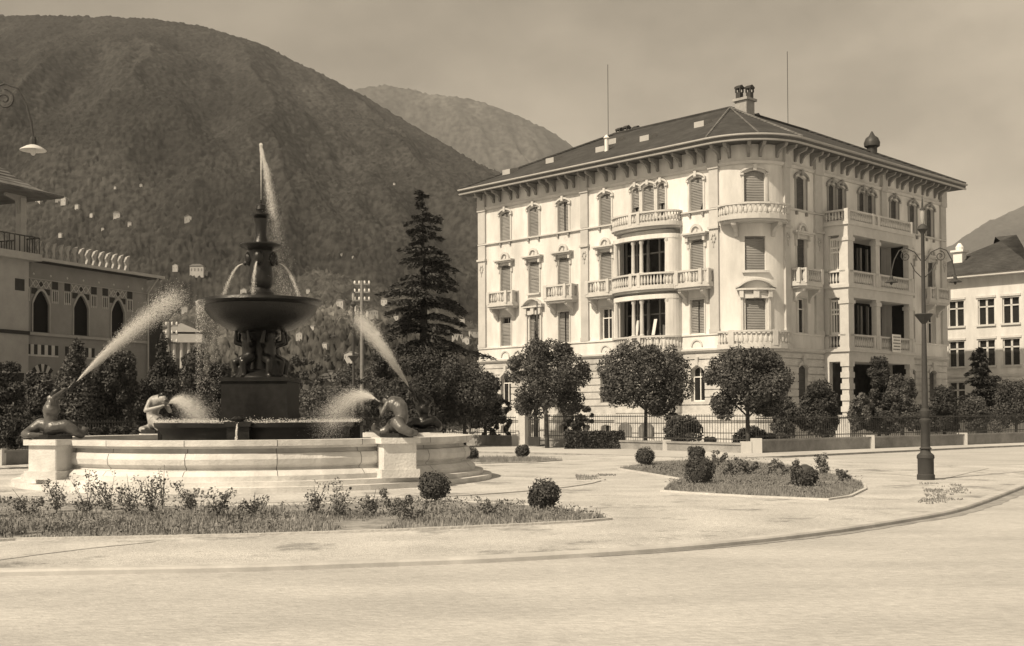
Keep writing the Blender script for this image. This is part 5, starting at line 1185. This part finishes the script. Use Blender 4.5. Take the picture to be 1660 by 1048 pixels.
m.box(-7.59, -7.54, -3, .7, 9.28, 9.33); m.build('balcony_railing', 'iron', TW)
m = MB(FV)
for e in (0, 1):
    for k in range(6):
        pass
m.ext([(-8.15, 10.3), (-8.3, 10.85), (-8.9, 11.0), (-8.9, 11.1), (-7.8, 11.1), (-7.8, 10.3)], .05, .2); m.ext([(-10.4, 10.3), (-10.3, 10.85), (-9.7, 11.0), (-9.7, 11.1), (-10.8, 11.1), (-10.8, 10.3)], .05, .2); m.build('arcade', 'villa_wall', TW)
m = MB(FV)
def sq(h, z, cx=-9.3, cd=-1.2): return [m.V(cx-h, cd-h, z), m.V(cx+h, cd-h, z), m.V(cx+h, cd+h, z), m.V(cx-h, cd+h, z)]
rs = [sq(h, z) for h, z in ((2.5, 11.1), (2.52, 11.2), (1.9, 11.38), (1.3, 11.75), (.9, 12.15), (.1, 12.7))]
m.f.append(rs[0])
for a, b in zip(rs, rs[1:]):
    for k in range(4): j = (k+1) % 4; m.f.append([a[k], a[j], b[j], b[k]])
m.build('turret_roof', 'tiles_light', TW)
# small glazed bay beside the villa with a white top rail
t = empty('garden_kiosk', FV(1.6, -1.5, 0), math.pi/2-VA, 'small dark kiosk with white rim beside the villa corner', 'kiosk'); m = MB(); m.box(-.6, .6, -.6, .6, 0, 7.0); m.build('wall', 'villa_dark', t); m = MB(); m.box(-.75, .75, -.75, .75, 7.0, 7.12); m.build('roof', 'villa_light', t)
ff = [FV(-16, 7.5, 0)[:2], FV(-4, 6.6, 0)[:2], FV(5, 6.0, 0)[:2]]
fence('garden_fence', ff, 'garden railing on a low wall in front of the ornate villa', .5, 1.5)

# ------------------------------------------------------------------ building at the far right
dl = Vector((-math.sin(R(45.936)+0)*0-math.cos(R(45.936)), math.sin(R(45.936)), 0)); dr = Vector((math.sin(R(45.936)), math.cos(R(45.936)), 0))
q0 = at(1670, 600, 84); q0.z = 0
def FN(s, d, z): p = q0+dl*(-s)-dr*d; return (p.x, p.y, z)
NBd = empty('corner_house', (0, 0, 0), 0, 'pale three storey house with dark hipped roof behind the right end of the block', 'house')
def npx(px): # s on facade for a pixel column
    d_ = ray(px, 600); n = dr; tt = (q0-Vector((0, 0, H_))).dot(n)/Vector(d_).dot(n); p = Vector(d_)*tt; return -(p-q0).dot(dl)
wz = []
for px in (1551, 1600, 1640):
    s = npx(px); wz += [(s-.62, s+.62, 8.0, 9.85), (s-.62, s+.62, 5.0, 6.85), (s-.62, s+.62, 1.9, 3.8)]
sL = npx(1490); m = MB(FN); m.plate(sL, 0, 0, 11.6, 0, wz, .25); m.face([(0, 0, 0), (0, -12, 0), (0, -12, 11.6), (0, 0, 11.6)]); m.face([(sL, 0, 0), (sL, -12, 0), (sL, -12, 11.6), (sL, 0, 11.6)]); m.face([(sL, -12, 0), (0, -12, 0), (0, -12, 11.6), (sL, -12, 11.6)]); m.build('wall', 'plaster', NBd, recalc=False)
for a, b, z0, z1 in wz:
    m = MB(FN); m.box(a-.12, b+.12, 0.004, .08, z1+.1, z1+.25); m.box(a-.1, b+.1, .004, .12, z0-.14, z0); m.box((a+b)/2-.07, (a+b)/2+.07, -.2, -.12, z0, z1); m.box(a, b, -.2, -.12, z1-.6, z1-.5); m.box(a, a+.08, -.2, -.12, z0, z1); m.box(b-.08, b, -.2, -.12, z0, z1)
    W = m.build('window', 'trim', NBd); g = MB(FN); g.face([(a, -.22, z0), (b, -.22, z0), (b, -.22, z1), (a, -.22, z1)]); g.build('pane', 'glass', W, recalc=False)
m = MB(FN); m.box(sL, 0, 0, .1, 4.2, 4.35); m.build('string_course', 'trim', NBd); m = MB(FN); m.box(sL-.6, .6, 0, .7, 11.5, 11.75); m.build('cornice', 'trim', NBd)
m = MB(FN)
b4 = [(sL-.8, .8), (.8, .8), (.8, -12.8), (sL-.8, -12.8)]; t2 = [(sL+5, -6), (-5, -6)]
z0, z1 = 11.7, 15.2
m.face([(b4[0][0], b4[0][1], z0), (b4[1][0], b4[1][1], z0), (t2[1][0], t2[1][1], z1), (t2[0][0], t2[0][1], z1)]); m.face([(b4[1][0], b4[1][1], z0), (b4[2][0], b4[2][1], z0), (t2[1][0], t2[1][1], z1)]); m.face([(b4[2][0], b4[2][1], z0), (b4[3][0], b4[3][1], z0), (t2[0][0], t2[0][1], z1), (t2[1][0], t2[1][1], z1)]); m.face([(b4[3][0], b4[3][1], z0), (b4[0][0], b4[0][1], z0), (t2[0][0], t2[0][1], z1)])
rf = m.build('roof', 'tiles', NBd, recalc=False)
s = npx(1540); m = MB(FN); m.box(s-.35, s+.35, -2.2, -1.5, 12.3, 13.7); m.box(s-.5, s+.5, -2.35, -1.35, 13.7, 13.85); m.lathe(s, -1.85, [(.28, 13.85), (.3, 14.1), (.1, 14.4)], 10); m.build('chimney', 'white_paint', rf)

# ------------------------------------------------------------------ hills
def crest(P, D, px): z = [H_+(HZ(x)-y)/F_*D for x, y in P]; return np.interp(px, [p[0] for p in P], z)
HILLS = []
def hill(name, P, D0, Dc, D1, pw, m, amp, nr, nd, px0, px1, seed, k=1.25, bump=6., bs=.05, grain=.9):
    px = np.linspace(px0, px1, nr); Dd = np.concatenate([D0+(Dc-D0)*np.linspace(0, 1, int(nd*.8))**.9, np.linspace(Dc, D1, int(nd*.2)+1)[1:]])
    PX, DD = np.meshgrid(px, Dd); th = (PX-830)/F_; X = th*DD; Y = DD
    t = np.clip((DD-D0)/(Dc-D0), 0, 1); back_ = np.clip((DD-Dc)/(D1-Dc), 0, 1)
    zc = crest(P, Dc, px)[None, :]
    rg = 1-2*abs(fbm(X/230+9+Y/900, Y/1100+3, 5, seed)-.5)*2; rg = rg-.35; rg2 = fbm(X/90, Y/220, 4, seed+4)-.5
    env = np.sin(np.pi*np.clip(t, 0, 1))**.8
    Z = zc*(t**k)*(1-back_**1.5*.9)+amp*env*(rg*1.6+rg2*.5)
    Z = Z+bump*(vnoise(X*bs, Y*bs*.45, seed+8)*.6+vnoise(X*bs*2.3, Y*bs*1.1, seed+9)*.4-.5)*np.clip(t*6, 0, 1)+RNG.normal(size=X.shape)*grain*np.clip(t*6, 0, 1)-1.5*(1-np.clip(t*20, 0, 1))
    V = np.stack([X, Y, Z], -1).reshape(-1, 3); r_, c = PX.shape; i = np.arange(r_*c).reshape(r_, c)
    Fq = np.stack([i[:-1, :-1], i[:-1, 1:], i[1:, 1:], i[1:, :-1]], -1).reshape(-1, 4); o = npmesh(name, V, Fq, m, smooth=True); tag(o, kind='structure'); HILLS.append((px, Dd, X, Y, Z)); return o
C1 = [(-300, -10), (0, 20), (150, 22), (250, 26), (330, 40), (420, 68), (470, 92), (520, 118), (580, 146), (640, 183), (700, 222), (760, 258), (810, 283), (880, 320), (980, 370), (1150, 450), (1350, 540), (1900, 660)]
hill('mountain', C1, 420, 1600, 2300, 1, 'forest', 42, 760, 400, -320, 1900, 5, 1.2, 4., .12, .9)
C2 = [(300, 260), (500, 190), (583, 141), (625, 135), (700, 149), (780, 160), (850, 190), (905, 215), (935, 240), (1000, 300), (1200, 420), (1500, 560), (1900, 640)]
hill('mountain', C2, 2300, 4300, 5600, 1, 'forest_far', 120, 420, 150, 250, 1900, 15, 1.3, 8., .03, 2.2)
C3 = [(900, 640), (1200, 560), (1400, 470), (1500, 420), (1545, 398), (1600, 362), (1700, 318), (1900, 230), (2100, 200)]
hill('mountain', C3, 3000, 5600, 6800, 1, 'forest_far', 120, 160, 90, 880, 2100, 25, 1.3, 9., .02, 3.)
C0 = [(-300, 520), (0, 505), (200, 480), (300, 455), (400, 430), (470, 415), (540, 420), (600, 435), (700, 470), (780, 520), (900, 560), (1100, 610), (1500, 650), (1900, 660)]
hill('foothill', C0, 130, 720, 1100, 1, 'forest_near', 16, 620, 220, -320, 1900, 35, 1.15, 2.5, .17, .8)
def hit(px, py):
    best = None
    for (pxs, Dd, X, Y, Z) in (HILLS[3], HILLS[0]):
        j = int(np.argmin(abs(pxs-px))); zz = Z[:, j]; scr = HZ(px)-(zz-H_)/Dd*F_
        k = np.where(scr <= py)[0]
        if len(k): D = Dd[k[0]]; return D*(px-830)/F_, D, zz[k[0]]
    return None
HS = [(305, 355, 13, 'bright square white house alone on the mountain slope, left of the jet'), (63, 325, 12, 'leftmost pale house above the villa turret roof'), (93, 320, 9, 'small pale house second from the left in the high hamlet'), (104, 325, 11, 'white house at the right end of the high hamlet'),
 (125, 334, 8, 'grey little house just right of the high hamlet'), (190, 348, 12, 'low house above the terraces'), (228, 300, 5, 'tiny white house highest on the slope'), (186, 308, 4, 'tiny white dot of a house left of the highest one'), (98, 382, 7, 'small grey house below the high hamlet'),
 (285, 438, 10, 'white house left of the long low farmhouse'), (322, 437, 26, 'long low white farmhouse left of the upper vase'), (333, 441, 8, 'small white house touching the long farmhouse'), (396, 474, 12, 'half hidden house beside the left lion-head stream'),
 (553, 490, 14, 'white gabled house left of the distant lamp'), (575, 500, 12, 'pale house directly behind the distant lamp'), (604, 503, 20, 'wide white house right of the wooden pole'), (624, 494, 12, 'white house above the wide one, left of the cedar'), (641, 513, 14, 'white house peeking between the cedar branches'),
 (570, 577, 22, 'low pale house behind the lamp near the trees'), (742, 540, 20, 'pale house between the cedar and the apartment block'), (768, 538, 16, 'white house touching the edge of the apartment block'), (757, 552, 14, 'lower pale house right of the cedar'),
 (535, 606, 14, 'small bright house deep in the trees right of the pedestal'), (555, 412, 6, 'tiny house high to the right of the vase'), (573, 418, 5, 'tiny light house high above the distant lamp'), (640, 297, 4, 'tiny speck of a house left of the cedar top'),
 (268, 470, 9, 'small pale house right of the villa gutter, behind the jet'), (300, 500, 11, 'pale house low on the slope between the villa and the bowl'), (345, 462, 8, 'small house low on the slope left of the bowl rim'), (500, 470, 7, 'tiny house just right of the bowl rim'), (486, 556, 12, 'pale low house right of the bronze bearers'),
 (508, 530, 9, 'small house on the meadow right of the bowl'), (528, 560, 10, 'pale house low between the bowl and the distant lamp'), (612, 540, 10, 'small house below the wide white one right of the pole'), (750, 520, 9, 'small high house between the cedar and the apartment block'), (655, 470, 6, 'tiny house seen through the upper cedar branches at the left'),
 (148, 352, 6, 'tiny house below and right of the high hamlet'), (210, 362, 7, 'small grey house under the terraces'), (166, 372, 5, 'tiny pale house left of the terraces')]
for i, (px, py, wp, lb) in enumerate(HS):
    h_ = hit(px, py+wp*.35)
    if h_ is None: continue
    X_, D, Z_ = h_; w_ = .85*wp/F_*D; hh = w_*(.6 if wp < 16 else .42); rnd = random.Random(i); t = empty('hillside_house', (X_, D-w_*.3, Z_-hh*.2), rnd.uniform(-.5, .4), lb, 'house', 'houses scattered on the hillside')
    m = MB(); m.box(-w_/2, w_/2, -w_*.35, w_*.35, -hh, hh); m.ext([(-w_/2, hh), (w_/2, hh), (0, hh*1.45)], -w_*.34, w_*.34) if i % 3 == 0 else None; m.build('wall', 'hill_house', t)
    m = MB(); e = w_*.06
    if i % 3 == 0:
        for sg in (-1, 1): m.ext([(sg*(w_/2+e), hh*.95), (0, hh*1.5), (0, hh*1.6), (sg*(w_/2+e), hh*1.05)], -w_*.4, w_*.4)
    else: m.ext([(-w_/2-e, hh), (w_/2+e, hh), (w_*.25, hh*1.35), (-w_*.25, hh*1.35)], -w_*.4, w_*.4)
    m.build('roof', 'hill_roof', t)
    if wp >= 10:
        for k in range(2 if wp < 18 else 4):
            n_ = 2 if wp < 18 else 4; c = -w_/2+w_*(k+.5)/n_; m = MB(); m.box(c-w_*.04, c+w_*.04, -w_*.355, -w_*.34, hh*.1, hh*.6); m.build('window', 'interior', t)
# mansion with columns seen left of the pedestal
X_, w_, z0, z1 = span(322, 370, 552, 640, 105); t = empty('columned_house', (X_, 95, 0), .2, 'pale house with a columned porch seen through spray left of the bearers', 'house')
m = MB(); m.box(-w_/2, w_/2, 0, 5, 0, z1); m.build('wall', 'villa_light', t)
for k in range(5): m = MB(); c = -w_/2+.2+k*(w_-.4)/4; m.lathe(c, -.5, [(.16, 0), (.13, z1*.9)], 8); m.build('column', 'villa_light', t)
m = MB(); m.box(-w_/2-.3, w_/2+.3, -.9, 5.3, z1*.9, z1*.98); m.ext([(-w_/2-.3, z1), (w_/2+.3, z1), (0, z1+.7)], -.9, 5); m.build('roof', 'villa_light', t)
for k in range(4): m = MB(); c = -w_/2+.6+k*(w_-1.2)/3; m.box(c-.2, c+.2, -.02, .02, z1*.35, z1*.75); m.build('window', 'interior', t)
# woods between the square and the hills
nW = 60000; X = RNG.uniform(-75, 60, 700); Yw = RNG.uniform(95, 175, 700); bl = [(x, y, 1.5+2*RNG.random(), RNG.uniform(1.6, 3.2), .9) for x, y in zip(X, Yw) if not (x > -4 and y < 110 and x < 60)]
o = leafobj('woods', leaves(bl, nW, .45, shell=.8), 'leaf'); tag(o, 'low woods and orchards between the square and the foot of the hill', kind='stuff')

# ------------------------------------------------------------------ haze
hz = MB(); hz.box(-9000, 9000, -300, 9000, -3, 1500); HO = hz.build('haze', 'iron'); HO.data.materials.clear()
hm = bpy.data.materials.new('haze'); hm.use_nodes = True; n = hm.node_tree.nodes; n.clear(); pv = n.new('ShaderNodeVolumePrincipled'); pv.inputs['Color'].default_value = (.95, .95, .95, 1); pv.inputs['Density'].default_value = .0001; pv.inputs['Anisotropy'].default_value = .0
ou = n.new('ShaderNodeOutputMaterial'); hm.node_tree.links.new(pv.outputs[0], ou.inputs['Volume']); HO.data.materials.append(hm); tag(HO, 'thin summer haze over the valley', kind='stuff')
